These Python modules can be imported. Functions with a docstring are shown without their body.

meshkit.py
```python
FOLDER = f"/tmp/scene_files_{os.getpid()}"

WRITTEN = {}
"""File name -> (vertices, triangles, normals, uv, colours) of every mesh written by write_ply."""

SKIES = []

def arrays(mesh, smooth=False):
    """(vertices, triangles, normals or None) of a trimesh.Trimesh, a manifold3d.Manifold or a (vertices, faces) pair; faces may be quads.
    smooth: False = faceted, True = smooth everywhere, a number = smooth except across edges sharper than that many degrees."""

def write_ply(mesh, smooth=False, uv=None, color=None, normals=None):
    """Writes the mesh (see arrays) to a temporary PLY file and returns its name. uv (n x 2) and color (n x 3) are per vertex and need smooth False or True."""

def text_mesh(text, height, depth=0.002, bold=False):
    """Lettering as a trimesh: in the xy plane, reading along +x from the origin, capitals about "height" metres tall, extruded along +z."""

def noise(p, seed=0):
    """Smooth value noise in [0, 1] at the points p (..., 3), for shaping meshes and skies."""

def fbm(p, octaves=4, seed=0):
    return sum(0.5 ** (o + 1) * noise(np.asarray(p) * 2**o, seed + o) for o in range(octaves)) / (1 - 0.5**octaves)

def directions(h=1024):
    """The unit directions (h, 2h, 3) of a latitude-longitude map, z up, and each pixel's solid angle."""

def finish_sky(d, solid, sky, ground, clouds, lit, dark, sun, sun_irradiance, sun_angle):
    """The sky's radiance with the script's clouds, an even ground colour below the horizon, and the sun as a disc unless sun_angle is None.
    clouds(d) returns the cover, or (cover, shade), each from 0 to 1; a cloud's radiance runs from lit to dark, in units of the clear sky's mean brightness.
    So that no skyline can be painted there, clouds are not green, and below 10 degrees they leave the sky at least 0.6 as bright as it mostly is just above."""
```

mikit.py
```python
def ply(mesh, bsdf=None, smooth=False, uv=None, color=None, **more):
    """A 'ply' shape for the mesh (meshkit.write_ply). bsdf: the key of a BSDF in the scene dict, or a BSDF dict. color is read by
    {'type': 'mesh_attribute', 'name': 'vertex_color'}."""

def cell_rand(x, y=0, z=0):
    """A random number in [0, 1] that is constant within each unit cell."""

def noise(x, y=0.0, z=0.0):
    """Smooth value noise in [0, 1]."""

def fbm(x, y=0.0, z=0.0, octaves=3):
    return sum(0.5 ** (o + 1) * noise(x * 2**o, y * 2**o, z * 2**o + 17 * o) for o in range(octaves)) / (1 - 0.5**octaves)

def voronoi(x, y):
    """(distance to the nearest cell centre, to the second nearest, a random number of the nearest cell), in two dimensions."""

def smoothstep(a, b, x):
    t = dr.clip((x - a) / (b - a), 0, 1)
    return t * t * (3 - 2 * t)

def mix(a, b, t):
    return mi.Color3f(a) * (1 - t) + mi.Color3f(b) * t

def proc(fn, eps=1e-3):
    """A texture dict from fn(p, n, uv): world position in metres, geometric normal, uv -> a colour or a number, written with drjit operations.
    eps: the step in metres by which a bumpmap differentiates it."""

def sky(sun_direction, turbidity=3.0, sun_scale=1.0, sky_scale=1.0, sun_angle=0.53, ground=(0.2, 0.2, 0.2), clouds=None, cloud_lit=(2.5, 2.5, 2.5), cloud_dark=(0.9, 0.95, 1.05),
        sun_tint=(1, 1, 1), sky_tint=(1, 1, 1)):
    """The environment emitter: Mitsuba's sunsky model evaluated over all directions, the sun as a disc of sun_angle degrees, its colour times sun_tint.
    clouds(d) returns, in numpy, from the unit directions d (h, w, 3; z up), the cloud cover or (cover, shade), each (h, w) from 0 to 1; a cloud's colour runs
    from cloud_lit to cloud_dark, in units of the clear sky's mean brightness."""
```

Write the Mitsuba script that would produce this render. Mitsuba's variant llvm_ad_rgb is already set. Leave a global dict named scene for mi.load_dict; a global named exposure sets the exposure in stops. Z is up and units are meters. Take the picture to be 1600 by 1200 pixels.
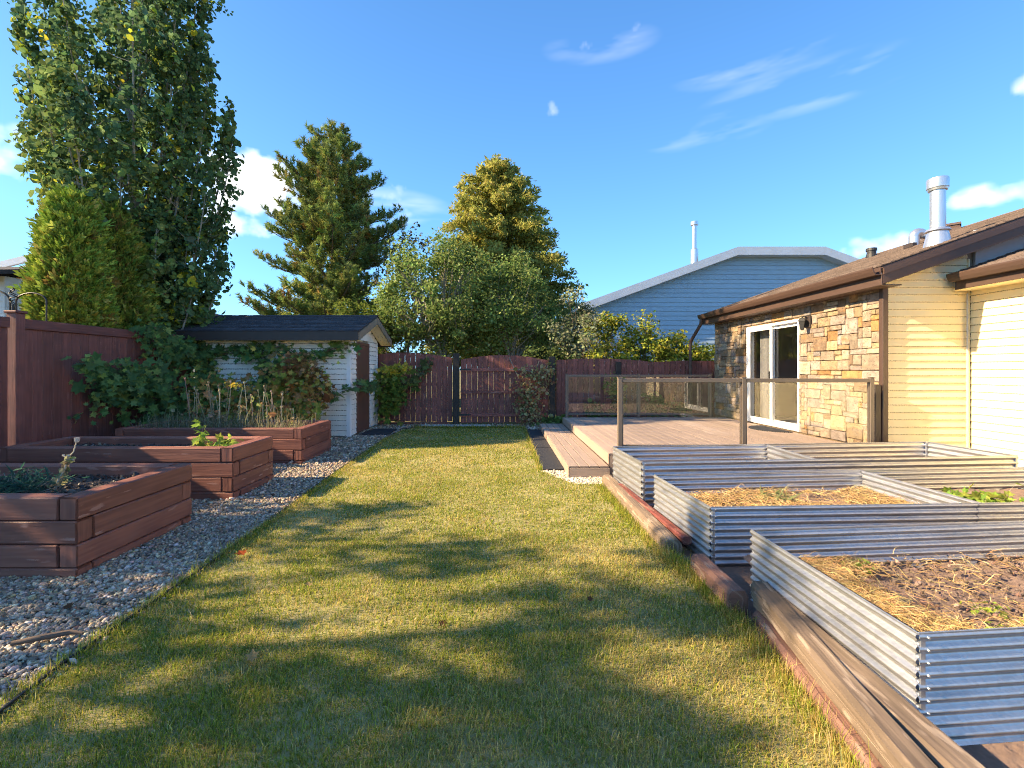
import math, random
import numpy as np, trimesh
import drjit as dr
import mitsuba as mi
import mikit, meshkit
from mikit import proc, noise, fbm, voronoi, cell_rand, smoothstep, mix

# ------------------------------------------------------------------ camera, sky, exposure
scene, labels = {}, {}
T = mi.ScalarTransform4f
scene['camera'] = {
    'type': 'perspective', 'fov': 96.03, 'fov_axis': 'x', 'near_clip': 0.05, 'far_clip': 2000.0,
    'principal_point_offset_x': 15 / 1600, 'principal_point_offset_y': 23 / 1200,
    'to_world': T().look_at(origin=[0, 0, 1.5], target=[0, 10, 1.5], up=[0, 0, 1])}
exposure = 3.12
SUN = np.array([-1.0, -0.14, 0.60])


def clouds(d):
    """Fair-weather clouds: a cumulus low over the north-west, a few puffs and high wisps."""
    az = np.degrees(np.arctan2(d[..., 0], d[..., 1]))
    el = np.degrees(np.arcsin(np.clip(d[..., 2], -1, 1)))
    n = meshkit.fbm(np.stack([az * 0.22, el * 0.3, az * 0], -1), 6, 3)
    n2 = meshkit.fbm(np.stack([az * 0.11 + el * 0.05, el * 0.75 - az * 0.05, az * 0 + 5], -1), 5, 8)
    fine = meshkit.fbm(np.stack([az * 0.8, el * 0.8, az * 0 + 2], -1), 4, 9)
    cover, shade = np.zeros_like(az), np.zeros_like(az)
    for a, e, ra, re, k in ((-28.5, 18.9, 4.6, 3.9, 1.3), (-31, 15.2, 4.5, 1.8, 0.75), (-47.0, 17.4, 2.8, 2.2, 0.6), (-43, 14.6, 2.0, 1.6, 0.8),
                            (-13, 20.2, 2.0, 1.2, 0.4), (-11, 17.8, 2.0, 1.0, 0.35), (6.3, 29.2, 1.0, 0.7, 0.5), (11, 34.6, 1.6, 0.6, 0.4), (15.5, 35.4, 1.2, 0.4, 0.25), (49.0, 22.2, 1.1, 0.8, 0.6),
                            (38.5, 11.6, 3.0, 1.3, 0.6), (42, 11.2, 2.0, 1.0, 0.6), (47.6, 14.4, 3.6, 1.0, 0.65), (-52, 31, 3, 1, .5),
                            (70, 26, 9, 4, 1.0), (-80, 24, 10, 4, 1.0), (120, 30, 12, 5, 1.0), (-140, 22, 14, 4, 1.0), (170, 33, 9, 4, .9)):
        q = ((az - a) / ra) ** 2 + ((el - e) / np.where(el < e, re * 0.75, re)) ** 2
        c = np.clip(k * (1.2 - q) + (n - 0.5) * 2.6 + (fine - .5) * 1.3 - 0.22, 0, 1) * np.clip(2.2 - q, 0, 1) * min(k + .1, 1)
        shade = np.maximum(shade, np.clip((e - el) / re * 0.5 + (0.5 - n) * 0.8, 0, 0.7) * c)
        cover = np.maximum(cover, c)
    for a, e, ra, re, k in ((28, 30.2, 8, 1.6, 0.22), (23.5, 25.0, 7, 1.4, 0.20), (12, 34.5, 7, 1.6, .16), (33, 27, 10, 2.2, 0.2), (-14, 18.5, 8, 2.5, .3), (90, 40, 30, 8, .5), (-100, 45, 25, 8, .5), (180, 50, 40, 10, .4)):
        q = ((az - a) / ra) ** 2 + ((el - e) / re) ** 2
        c = np.clip(1.1 - q, 0, 1) * np.clip((n2 - 0.44) * 3.6, 0, 1) * k
        cover = np.maximum(cover, c)
    return cover, shade


scene['sky'] = mikit.sky(SUN.tolist(), turbidity=2.4, sun_scale=1.3, clouds=clouds, sun_tint=(1.0, 0.955, 0.87), sky_tint=(0.62, 0.93, 1.18), cloud_lit=(2.7, 2.7, 2.7), cloud_dark=(1.5, 1.55, 1.7))

# ------------------------------------------------------------------ helpers
used = {}


def numbered(key):
    n = used.get(key, -1) + 1
    used[key] = n
    return key if n == 0 else f'{key}_{n:03d}'


def tell(key, label=None, cat=None, group=None, kind=None):
    e = {k: v for k, v in (('label', label), ('category', cat), ('group', group), ('kind', kind)) if v}
    if e:
        labels.setdefault(key, {}).update(e)


def thing(name, label, cat, group=None):
    key = numbered(name)
    tell(key, label, cat, group)
    return key


class MB:
    """A mesh under construction: vertices, triangles, uv, colours."""

    def __init__(self):
        self.v, self.f, self.uv, self.c, self.n = [], [], [], [], 0

    def add(self, v, f, uv=None, c=None):
        v, f = np.asarray(v, float), np.asarray(f, int)
        if f.ndim == 2 and f.shape[1] == 4:
            f = np.vstack([f[:, [0, 1, 2]], f[:, [0, 2, 3]]])
        self.v.append(v)
        self.f.append(f + self.n)
        self.uv.append(np.zeros((len(v), 2)) if uv is None else np.asarray(uv, float))
        self.c.append(np.ones((len(v), 3)) * 0.5 if c is None else np.broadcast_to(np.asarray(c, float), (len(v), 3)))
        self.n += len(v)
        return self

    def put(self, key, mat, smooth=False, parent=None, color=False, label=None, cat=None, group=None, kind=None):
        key = numbered((parent + '__' if parent else '') + key)
        v, f, uv, c = np.vstack(self.v), np.vstack(self.f), np.vstack(self.uv), np.vstack(self.c)
        if smooth is True or smooth is False:
            scene[key] = mikit.ply((v, f), mat, smooth, uv=uv, color=c if color else None)
        else:
            scene[key] = mikit.ply((v, f), mat, smooth)
        tell(key, label, cat, group, kind)
        return key


# unit chamfered box: 24 vertices (one per face corner) and its 44 triangles
_dir = [(a, s) for a in range(3) for s in (-1, 1)]
_cb = []
for a, s in _dir:
    o = [k for k in range(3) if k != a]
    for p in (-1, 1):
        for q in (-1, 1):
            e = [0, 0, 0]
            e[a], e[o[0]], e[o[1]] = s, p, q
            _cb.append((a, tuple(e)))
_CS = np.array([e for _, e in _cb], float)
_CA = np.array([a for a, _ in _cb])
_inset = np.ones((24, 3))
_inset[np.arange(24), _CA] = 0
_h = trimesh.convex.convex_hull(_CS - 0.2 * _CS * _inset)
_map = np.array([np.argmin(np.linalg.norm((_CS - 0.2 * _CS * _inset) - p, axis=1)) for p in _h.vertices])
_CF = _map[_h.faces]
PID = np.random.default_rng(11)


def box(x0, x1, y0, y1, z0, z1, ch=0.004, axis=None, pid=None, jit=0, rng=None):
    """Chamfered box with uv in metres: u along its long axis, v across, shifted by a piece number that the materials read."""
    lo, hi = np.array([x0, y0, z0], float), np.array([x1, y1, z1], float)
    half, mid = (hi - lo) / 2, (hi + lo) / 2
    c = min(ch, 0.4 * half.min())
    v = mid + _CS * (half - c * _inset)
    if jit:
        v = v + rng.uniform(-jit, jit, v.shape)
    ax = int(np.argmax(half)) if axis is None else axis
    pid = int(PID.integers(0, 64)) if pid is None else pid
    o = [k for k in range(3) if k != ax]
    w = v - mid
    across = np.where(_CA == o[0], w[:, o[1]] + 1.1, np.where(_CA == o[1], w[:, o[0]] + 2.2, w[:, o[0]] * 1.0 + 0.4))
    u = np.where(_CA == ax, w[:, o[1]], v[:, ax]) + (pid * 1.37) % 17
    return v, _CF, np.stack([u, across + 4.0 * pid + 0.5], 1)


def turn(v, rz=0.0, loc=(0, 0, 0), rx=0.0, ry=0.0):
    v = np.asarray(v, float)
    for ang, (i, j) in ((rx, (1, 2)), (ry, (2, 0)), (rz, (0, 1))):
        if ang:
            c, s = math.cos(ang), math.sin(ang)
            a, b = v[:, i].copy(), v[:, j].copy()
            v = v.copy()
            v[:, i], v[:, j] = c * a - s * b, s * a + c * b
    return v + np.asarray(loc, float)


def bar(p, q, w, h, ch=0.004, pid=None):
    """Chamfered bar of section w x h (h upwards) from p to q."""
    p, q = np.asarray(p, float), np.asarray(q, float)
    d = q - p
    L = np.linalg.norm(d)
    v, f, uv = box(-L / 2, L / 2, -w / 2, w / 2, -h / 2, h / 2, ch, 0, pid)
    x = d / L
    y = np.cross([0, 0, 1], x) if abs(x[2]) < 0.99 else np.array([0, 1.0, 0])
    y /= np.linalg.norm(y)
    return v @ np.array([x, y, np.cross(x, y)]) + (p + q) / 2, f, uv


def tube(path, radii, n=8, cap=True):
    """Tube along a polyline with a radius at each point."""
    path = np.asarray(path, float)
    radii = np.broadcast_to(np.asarray(radii, float), len(path))
    t = np.gradient(path, axis=0)
    t /= np.linalg.norm(t, axis=1, keepdims=True) + 1e-12
    ref = np.array([0, 0, 1.0]) if abs(t[:, 2]).mean() < 0.8 else np.array([1.0, 0, 0])
    a = np.cross(t, ref)
    a /= np.linalg.norm(a, axis=1, keepdims=True) + 1e-12
    b = np.cross(t, a)
    th = np.arange(n) * 2 * np.pi / n
    v = (path[:, None] + radii[:, None, None] * (np.cos(th)[None, :, None] * a[:, None] + np.sin(th)[None, :, None] * b[:, None])).reshape(-1, 3)
    i, j = np.meshgrid(np.arange(len(path) - 1), np.arange(n), indexing='ij')
    i, j = i.ravel(), j.ravel()
    k = (j + 1) % n
    f = np.stack([i * n + j, i * n + k, (i + 1) * n + k, (i + 1) * n + j], 1)
    f = np.vstack([f[:, [0, 1, 2]], f[:, [0, 2, 3]]])
    if cap:
        m = len(v)
        v = np.vstack([v, path[0], path[-1]])
        jj = np.arange(n)
        kk = (jj + 1) % n
        e = (len(path) - 1) * n
        f = np.vstack([f, np.stack([np.full(n, m), kk, jj], 1), np.stack([np.full(n, m + 1), e + jj, e + kk], 1)])
    uv = np.zeros((len(v), 2))
    s = np.concatenate([[0], np.cumsum(np.linalg.norm(np.diff(path, axis=0), axis=1))])
    uv[:len(path) * n, 0] = np.repeat(s, n)
    uv[:len(path) * n, 1] = np.tile(th / 6.3 * 0.4, len(path))
    return v, f[:, ::-1], uv


def lathe(profile, n=24, loc=(0, 0, 0)):
    """Solid of revolution about z from (r, z) pairs."""
    p = np.asarray(profile, float)
    th = np.arange(n) * 2 * np.pi / n
    v = np.stack([p[:, None, 0] * np.cos(th), p[:, None, 0] * np.sin(th), np.repeat(p[:, 1:2], n, 1)], -1).reshape(-1, 3)
    i, j = np.meshgrid(np.arange(len(p) - 1), np.arange(n), indexing='ij')
    i, j = i.ravel(), j.ravel()
    k = (j + 1) % n
    f = np.stack([i * n + j, i * n + k, (i + 1) * n + k, (i + 1) * n + j], 1)
    return v + np.asarray(loc, float), np.vstack([f[:, [0, 1, 2]], f[:, [0, 2, 3]]])


def prism(poly, y0, y1, axis=1):
    """A polygon (x, z) extruded along y (axis 1), or (y, z) along x (axis 0), or (x, y) along z (axis 2)."""
    import shapely.geometry as sg
    m = trimesh.creation.extrude_polygon(sg.Polygon(poly), y1 - y0, engine='earcut')
    v = np.array(m.vertices)
    f = np.array(m.faces)
    if axis == 1:
        w = np.stack([v[:, 0], v[:, 2] + y0, v[:, 1]], 1)
        f = f[:, ::-1]
    elif axis == 0:
        w = np.stack([v[:, 2] + y0, v[:, 0], v[:, 1]], 1)
    else:
        w = v + [0, 0, y0]
    return w, f, np.stack([w[:, 0] + w[:, 1], w[:, 2] + 0.5], 1)


def lap(p, q, z0, z1, out, thick=0.014, back=0.002, pid=0):
    """One clapboard from p to q (xy), lower edge proud of the wall by thick along the outward direction."""
    p, q, out = np.array(p, float), np.array(q, float), np.array(out, float)
    v = []
    for e in (p, q):
        for o, z in ((0, z0), (thick, z0), (back, z1), (0, z1)):
            v.append([e[0] + out[0] * o, e[1] + out[1] * o, z])
    f = np.array([[0, 1, 2], [0, 2, 3], [4, 6, 5], [4, 7, 6], [0, 4, 5], [0, 5, 1], [1, 5, 6], [1, 6, 2], [2, 6, 7], [2, 7, 3]])
    v = np.array(v)
    if (np.cross(v[5] - v[1], v[6] - v[1]) @ np.array([out[0], out[1], 0])) < 0:
        f = f[:, ::-1]
    L = np.linalg.norm(q - p)
    uv = np.zeros((8, 2))
    uv[4:, 0] = L
    uv[[1, 5], 1] = 0.0
    uv[[2, 3, 6, 7], 1] = z1 - z0
    return v, f, uv + [(pid * 3.1) % 13, 4.0 * (pid % 64) + 0.5]


# ------------------------------------------------------------------ foliage tools
def rot_frames(normal, rng, spin=None):
    """Frames whose z is the given directions, spun about them."""
    z = normal / (np.linalg.norm(normal, axis=1, keepdims=True) + 1e-9)
    ref = rng.normal(size=z.shape)
    x = np.cross(ref, z)
    x /= np.linalg.norm(x, axis=1, keepdims=True) + 1e-9
    return np.stack([x, np.cross(z, x), z], 1)


def frames_along(d, rng, up=None):
    """Frames whose y is the given directions."""
    y = d / (np.linalg.norm(d, axis=1, keepdims=True) + 1e-9)
    ref = rng.normal(size=y.shape) if up is None else up + 0.3 * rng.normal(size=y.shape)
    x = np.cross(y, ref)
    x /= np.linalg.norm(x, axis=1, keepdims=True) + 1e-9
    return np.stack([x, y, np.cross(x, y)], 1)


def scatter(tv, tf, pos, frames, size, cols):
    """Copies of a small template: one mesh of them all, a colour per copy (or per copy and template vertex)."""
    n, k = len(pos), len(tv)
    size = np.broadcast_to(np.asarray(size, float).reshape(-1, 1, 1) if np.ndim(size) == 1 else size, (n, 1, 1)) if np.ndim(size) < 2 else size[:, None, :]
    v = np.einsum('nki,nij->nkj', tv[None] * size, frames) + pos[:, None]
    f = (tf[None] + (np.arange(n) * k)[:, None, None]).reshape(-1, 3)
    c = np.repeat(cols, k, 0) if cols.ndim == 2 else cols.reshape(-1, 3)
    return v.reshape(-1, 3), f, None, c


LEAF = (np.array([[0, 0, 0], [-.36, .28, .10], [-.38, .68, .09], [0, 1, -.05], [.38, .68, .09], [.36, .28, .10]], float), np.array([[0, 3, 2], [0, 2, 1], [0, 4, 3], [0, 5, 4]]))
SLIM = (np.array([[0, 0, 0], [-.2, .45, .06], [0, 1, -.04], [.2, .45, .06]], float), np.array([[0, 2, 1], [0, 3, 2]]))


def lobed_leaf():
    pts = [(0, 0)]
    for ang, r in ((-150, .42), (-118, .72), (-95, .45), (-62, .92), (-38, .52), (0, 1.05), (38, .52), (62, .92), (95, .45), (118, .72), (150, .42)):
        a = math.radians(ang)
        pts.append((math.sin(a) * r * .62, .42 + math.cos(a) * r * .58))
    p = np.array(pts)
    v = np.vstack([[0, .40, -.03], np.c_[p, 0.05 + .12 * np.abs(p[:, 0]) - .10 * p[:, 1] ** 2]])
    n = len(p)
    f = np.array([[0, 1 + (i + 1) % n, 1 + i] for i in range(n)])
    return v, f


LOBED = lobed_leaf()


def tuft(n, seed, length=1.0, width=.05, cone=.9, along=1.0):
    """A shoot: needles leaning forward all round a short axis along y."""
    r = np.random.default_rng(seed)
    v, f = [], []
    for i in range(n):
        s = r.uniform(0, along)
        th, lean = r.uniform(0, 2 * np.pi), r.uniform(.35, cone)
        d = np.array([math.cos(th) * math.sin(lean), math.cos(lean), math.sin(th) * math.sin(lean)])
        b = np.array([0, s, 0])
        side = np.cross(d, r.normal(size=3))
        side *= width / np.linalg.norm(side)
        L = length * r.uniform(.7, 1.1)
        v += [b - side, b + side, b + d * L]
        f.append([3 * i, 3 * i + 1, 3 * i + 2])
    return np.array(v), np.array(f)


def spray(seed, n=7):
    """A flat fan of scale-leaved twigs (cedar)."""
    r = np.random.default_rng(seed)
    v, f = [], []
    for i in range(n):
        s = i / (n - 1)
        b = np.array([0, s * .6, 0])
        ang = (1 if i % 2 else -1) * r.uniform(.35, .8) * (1 - .5 * s)
        d = np.array([math.sin(ang), math.cos(ang), r.uniform(-.2, .2)])
        side = np.array([d[1], -d[0], r.uniform(-.6, .6)]) * .085
        L = r.uniform(.4, .6)
        k = len(v)
        v += [b - side * .5, b + d * L * .6 + side, b + d * L, b + d * L * .5 - side]
        f += [[k, k + 1, k + 2], [k, k + 2, k + 3]]
    return np.array(v), np.array(f)


def tint(rng, n, palette, weights=None, var=.18):
    """Random colours from a palette with a little variation in brightness and hue."""
    p = np.array(palette, float)
    w = None if weights is None else np.array(weights, float) / sum(weights)
    c = p[rng.choice(len(p), n, p=w)]
    return np.clip(c * (1 + var * rng.normal(size=(n, 1))) * (1 + var * .4 * rng.normal(size=(n, 3))), .004, .9)


def bez(p0, p1, p2, n=8):
    t = np.linspace(0, 1, n)[:, None]
    return (1 - t) ** 2 * np.asarray(p0, float) + 2 * t * (1 - t) * np.asarray(p1, float) + t * t * np.asarray(p2, float)

# ------------------------------------------------------------------ materials
def rgb(*c):
    return {'type': 'rgb', 'value': list(c)}


VC = {'type': 'mesh_attribute', 'name': 'vertex_color'}


def pid_of(uv):
    return dr.floor(uv.y / 4.0)


def principled(color, rough=.6, **k):
    return {'type': 'principled', 'base_color': color, 'roughness': rough, **k}


def two(b):
    return {'type': 'twosided', 'b': b}


def bumped(b, fn, scale, eps=2e-3):
    return {'type': 'bumpmap', 'arbitrary': proc(fn, eps), 'scale': scale, 'b': b}


def wood_relief(p, n, uv):
    return fbm(uv.x * 4, uv.y * 70, 0, 3) + .4 * noise(uv.x * 1.3, uv.y * 14)


def stained(dark, mid, worn, wear=.62, chalk=0.0):
    """Opaque stain on sawn timber: grain, scuffs that show paler, a tone of its own for every piece."""
    def fn(p, n, uv):
        k = pid_of(uv)
        g = fbm(uv.x * 3, uv.y * 55, 1, 3)
        m = fbm(p.x * 4 + k, p.y * 4, p.z * 5, 3)
        c = mix(dark, mid, smoothstep(.25, .75, .55 * g + .45 * m))
        c = c * (.82 + .36 * cell_rand(k, 3))
        s = smoothstep(wear, wear + .12, fbm(uv.x * 5 + k, uv.y * 26, 7, 3))
        return mix(c, worn, s * .75)
    return fn


scene['mat_fence_stain'] = two(bumped(principled(proc(stained((.122, .042, .035), (.185, .064, .051), (.25, .11, .09), .76)), .55), wood_relief, .0016))
scene['mat_planter_stain'] = two(bumped(principled(proc(stained((.16, .058, .042), (.225, .088, .06), (.34, .18, .14), .72)), .6), wood_relief, .003))
scene['mat_back_fence'] = two(bumped(principled(proc(stained((.15, .05, .04), (.25, .088, .07), (.34, .17, .13), .7)), .65), wood_relief, .002))
scene['mat_raw_board'] = two(bumped(principled(proc(stained((.22, .10, .05), (.30, .15, .08), (.36, .2, .12), .7)), .7), wood_relief, .002))
scene['mat_old_timber'] = two(bumped(principled(proc(stained((.115, .083, .058), (.195, .142, .102), (.28, .22, .17), .58)), .8), wood_relief, .006))
scene['mat_red_timber'] = two(bumped(principled(proc(stained((.12, .062, .047), (.19, .10, .075), (.25, .18, .14), .56)), .8), wood_relief, .006))
scene['mat_red_board'] = two(principled(proc(stained((.10, .03, .022), (.15, .042, .034), (.22, .12, .085), .6)), .6))


def post_color(p, n, uv):
    return mix((.02, .017, .015), (.055, .047, .04), fbm(p.x * 30, p.y * 30, p.z * 3, 3))


scene['mat_dark_post'] = two(principled(proc(post_color), .8))


def deck_color(p, n, uv):
    k = pid_of(uv)
    g = fbm(uv.x * 2.5, uv.y * 60, 2, 3)
    m = fbm(p.x * 1.5, p.y * 1.5, 3, 3)
    return mix((.22, .163, .128), (.31, .24, .195), .5 * g + .5 * m) * (.9 + .2 * cell_rand(k, 5))


def groove(p, n, uv):
    return noise(uv.x * 2, uv.y * 120) + .6 * noise(uv.x * 9, uv.y * 60)


scene['mat_deck'] = two(bumped(principled(proc(deck_color), .6), groove, .0012))


def stone_color(p, n, uv):
    k = pid_of(uv)
    r = cell_rand(k, 1)
    c = mix((.40, .295, .175), (.355, .28, .205), smoothstep(.18, .19, r))
    c = mix(c, (.36, .29, .245), smoothstep(.40, .41, r))
    c = mix(c, (.46, .395, .29), smoothstep(.60, .61, r))
    c = mix(c, (.38, .215, .085), smoothstep(.74, .75, r))
    c = mix(c, (.24, .165, .105), smoothstep(.82, .83, r))
    c = mix(c, (.30, .27, .25), smoothstep(.92, .93, r))
    a = fbm(p.y * 14 + k * 3.1, p.z * 17, p.x * 6, 4)
    b = fbm(p.y * 5 + k * 1.7, p.z * 24, 3, 3)
    c = c * (.55 + .92 * a)
    rust = smoothstep(.56, .74, b) * cell_rand(k, 2)
    c = mix(c, (.42, .21, .06), rust * .42)
    pits = smoothstep(.66, .78, fbm(p.y * 60, p.z * 60, k, 2))
    return mix(c, (.10, .07, .05), pits * .55) * (.50 + .32 * cell_rand(k, 7))


def stone_relief(p, n, uv):
    return fbm(p.y * 22, p.z * 26, p.x * 22, 4) + .3 * fbm(p.y * 80, p.z * 80, 1, 2)


scene['mat_stone'] = two(bumped(principled(proc(stone_color), .85), stone_relief, .014))
scene['mat_mortar'] = two(principled(rgb(.19, .13, .075), .95))


def siding(base, dirt):
    def fn(p, n, uv):
        k = pid_of(uv)
        m = fbm(p.x * 1.3 + p.y * 1.3, p.z * 2.2, 3, 3)
        s = fbm((p.x + p.y) * 11, p.z * .9, 6, 3)
        return mix(base, dirt, smoothstep(.45, .8, .5 * m + .5 * s) * .35) * (.95 + .08 * cell_rand(k, 2))
    return fn


scene['mat_yellow_siding'] = two(principled(proc(siding((.77, .66, .40), (.60, .50, .29))), .5))
scene['mat_blue_siding'] = two(principled(proc(siding((.32, .425, .52), (.26, .35, .44))), .55))
scene['mat_shed_siding'] = two(principled(proc(siding((.80, .76, .69), (.52, .48, .42))), .55))
scene['mat_pale_siding'] = two(principled(proc(siding((.62, .62, .63), (.5, .5, .5))), .55))


def trim(c, rough=.45):
    def fn(p, n, uv):
        return mi.Color3f(c) * (.91 + .18 * fbm(p.x * 4, p.y * 4, p.z * 4, 3))
    return two(principled(proc(fn), rough))


scene['mat_brown_trim'] = trim((.066, .040, .031))
scene['mat_taupe_trim'] = trim((.20, .165, .125))
scene['mat_dark_fascia'] = trim((.035, .026, .024), .5)
scene['mat_door_brown'] = trim((.125, .058, .042))
scene['mat_white_trim'] = trim((.72, .72, .72), .4)
scene['mat_blue_fascia'] = trim((.40, .46, .55), .5)
scene['mat_grey_panel'] = trim((.33, .34, .37), .5)
scene['mat_rail'] = trim((.135, .108, .085), .4)
scene['mat_black'] = two(principled(rgb(.02, .02, .02), .5))
scene['mat_rubber'] = two(bumped(principled(rgb(.022, .023, .027), .75), lambda p, n, uv: noise(p.x * 160, p.y * 160), .002))
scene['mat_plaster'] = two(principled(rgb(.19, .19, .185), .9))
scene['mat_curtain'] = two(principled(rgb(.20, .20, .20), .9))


def shingle_color(a, b):
    def fn(p, n, uv):
        k = pid_of(uv)
        g = fbm(p.x * 45, p.y * 45, p.z * 45, 2)
        return mix(a, b, .55 * cell_rand(k, 4) + .45 * g)
    return fn


scene['mat_brown_shingle'] = two(principled(proc(shingle_color((.055, .040, .034), (.135, .102, .088))), .9))
scene['mat_black_shingle'] = two(principled(proc(shingle_color((.022, .02, .024), (.07, .062, .066))), .85))


def zinc(p, n, uv):
    a, b, r = voronoi((p.x + p.y) * 60, p.z * 60)
    m = fbm(p.x * 3, p.y * 3, p.z * 9, 3)
    stain = smoothstep(.55, .8, fbm(p.x * 2.3, p.y * 2.3, p.z * 14, 3))
    return mix((.43, .44, .46), (.56, .57, .59), .6 * r + .4 * m) * (1 - .3 * stain)


def zinc_rough(p, n, uv):
    return .36 + .16 * fbm(p.x * 9, p.y * 9, p.z * 20, 3)


scene['mat_zinc'] = two(principled(proc(zinc), proc(zinc_rough), metallic=.88))
scene['mat_bright_metal'] = two(principled(rgb(.66, .67, .68), .32, metallic=.85))
scene['mat_glass'] = {'type': 'thindielectric', 'int_ior': 1.5}
scene['mat_tinted_pane'] = {'type': 'thindielectric', 'int_ior': 1.6, 'specular_transmittance': rgb(.86, .87, .88)}

scene['mat_leaf'] = {'type': 'principledthin', 'base_color': VC, 'roughness': .65, 'diff_trans': .9}
scene['mat_gloss_leaf'] = {'type': 'principledthin', 'base_color': VC, 'roughness': .42, 'diff_trans': .75}
scene['mat_needle'] = {'type': 'principledthin', 'base_color': VC, 'roughness': .6, 'diff_trans': .35}
scene['mat_grass'] = {'type': 'principledthin', 'base_color': VC, 'roughness': .6, 'diff_trans': 1.0}
scene['mat_pebble'] = two(principled(VC, .55))
scene['mat_stalk'] = two(principled(VC, .8))


def bark(a, b):
    def fn(p, n, uv):
        return mix(a, b, fbm(uv.x * 9 + p.x * 3, uv.y * 40, p.z * 6, 4))
    return two(principled(proc(fn), .9))


scene['mat_pale_bark'] = bark((.13, .12, .09), (.36, .34, .28))
scene['mat_brown_bark'] = bark((.05, .035, .025), (.16, .115, .085))


def soil_color(p, n, uv):
    m = fbm(p.x * 9, p.y * 9, p.z * 9, 4)
    s = fbm(p.x * 60, p.y * 60, 3, 2)
    return mix((.035, .024, .018), (.12, .085, .065), .6 * m + .4 * s)


def dry_soil_color(p, n, uv):
    m = fbm(p.x * 5, p.y * 5, p.z * 9, 4)
    s = fbm(p.x * 70, p.y * 70, 3, 2)
    return mix((.095, .062, .05), (.20, .142, .115), .55 * m + .45 * s)


def grit(p, n, uv):
    return fbm(p.x * 55, p.y * 55, p.z * 55, 3)


scene['mat_soil'] = two(bumped(principled(proc(soil_color), .95), grit, .012))
scene['mat_dry_soil'] = two(bumped(principled(proc(dry_soil_color), .95), grit, .014))


def thatch(p, n, uv):
    m = fbm(p.x * 2.2, p.y * 2.2, 0, 4)
    s = fbm(p.x * 45, p.y * 45, 5, 3)
    return mix((.14, .13, .05), (.38, .33, .15), .55 * s + .45 * m)


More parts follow.
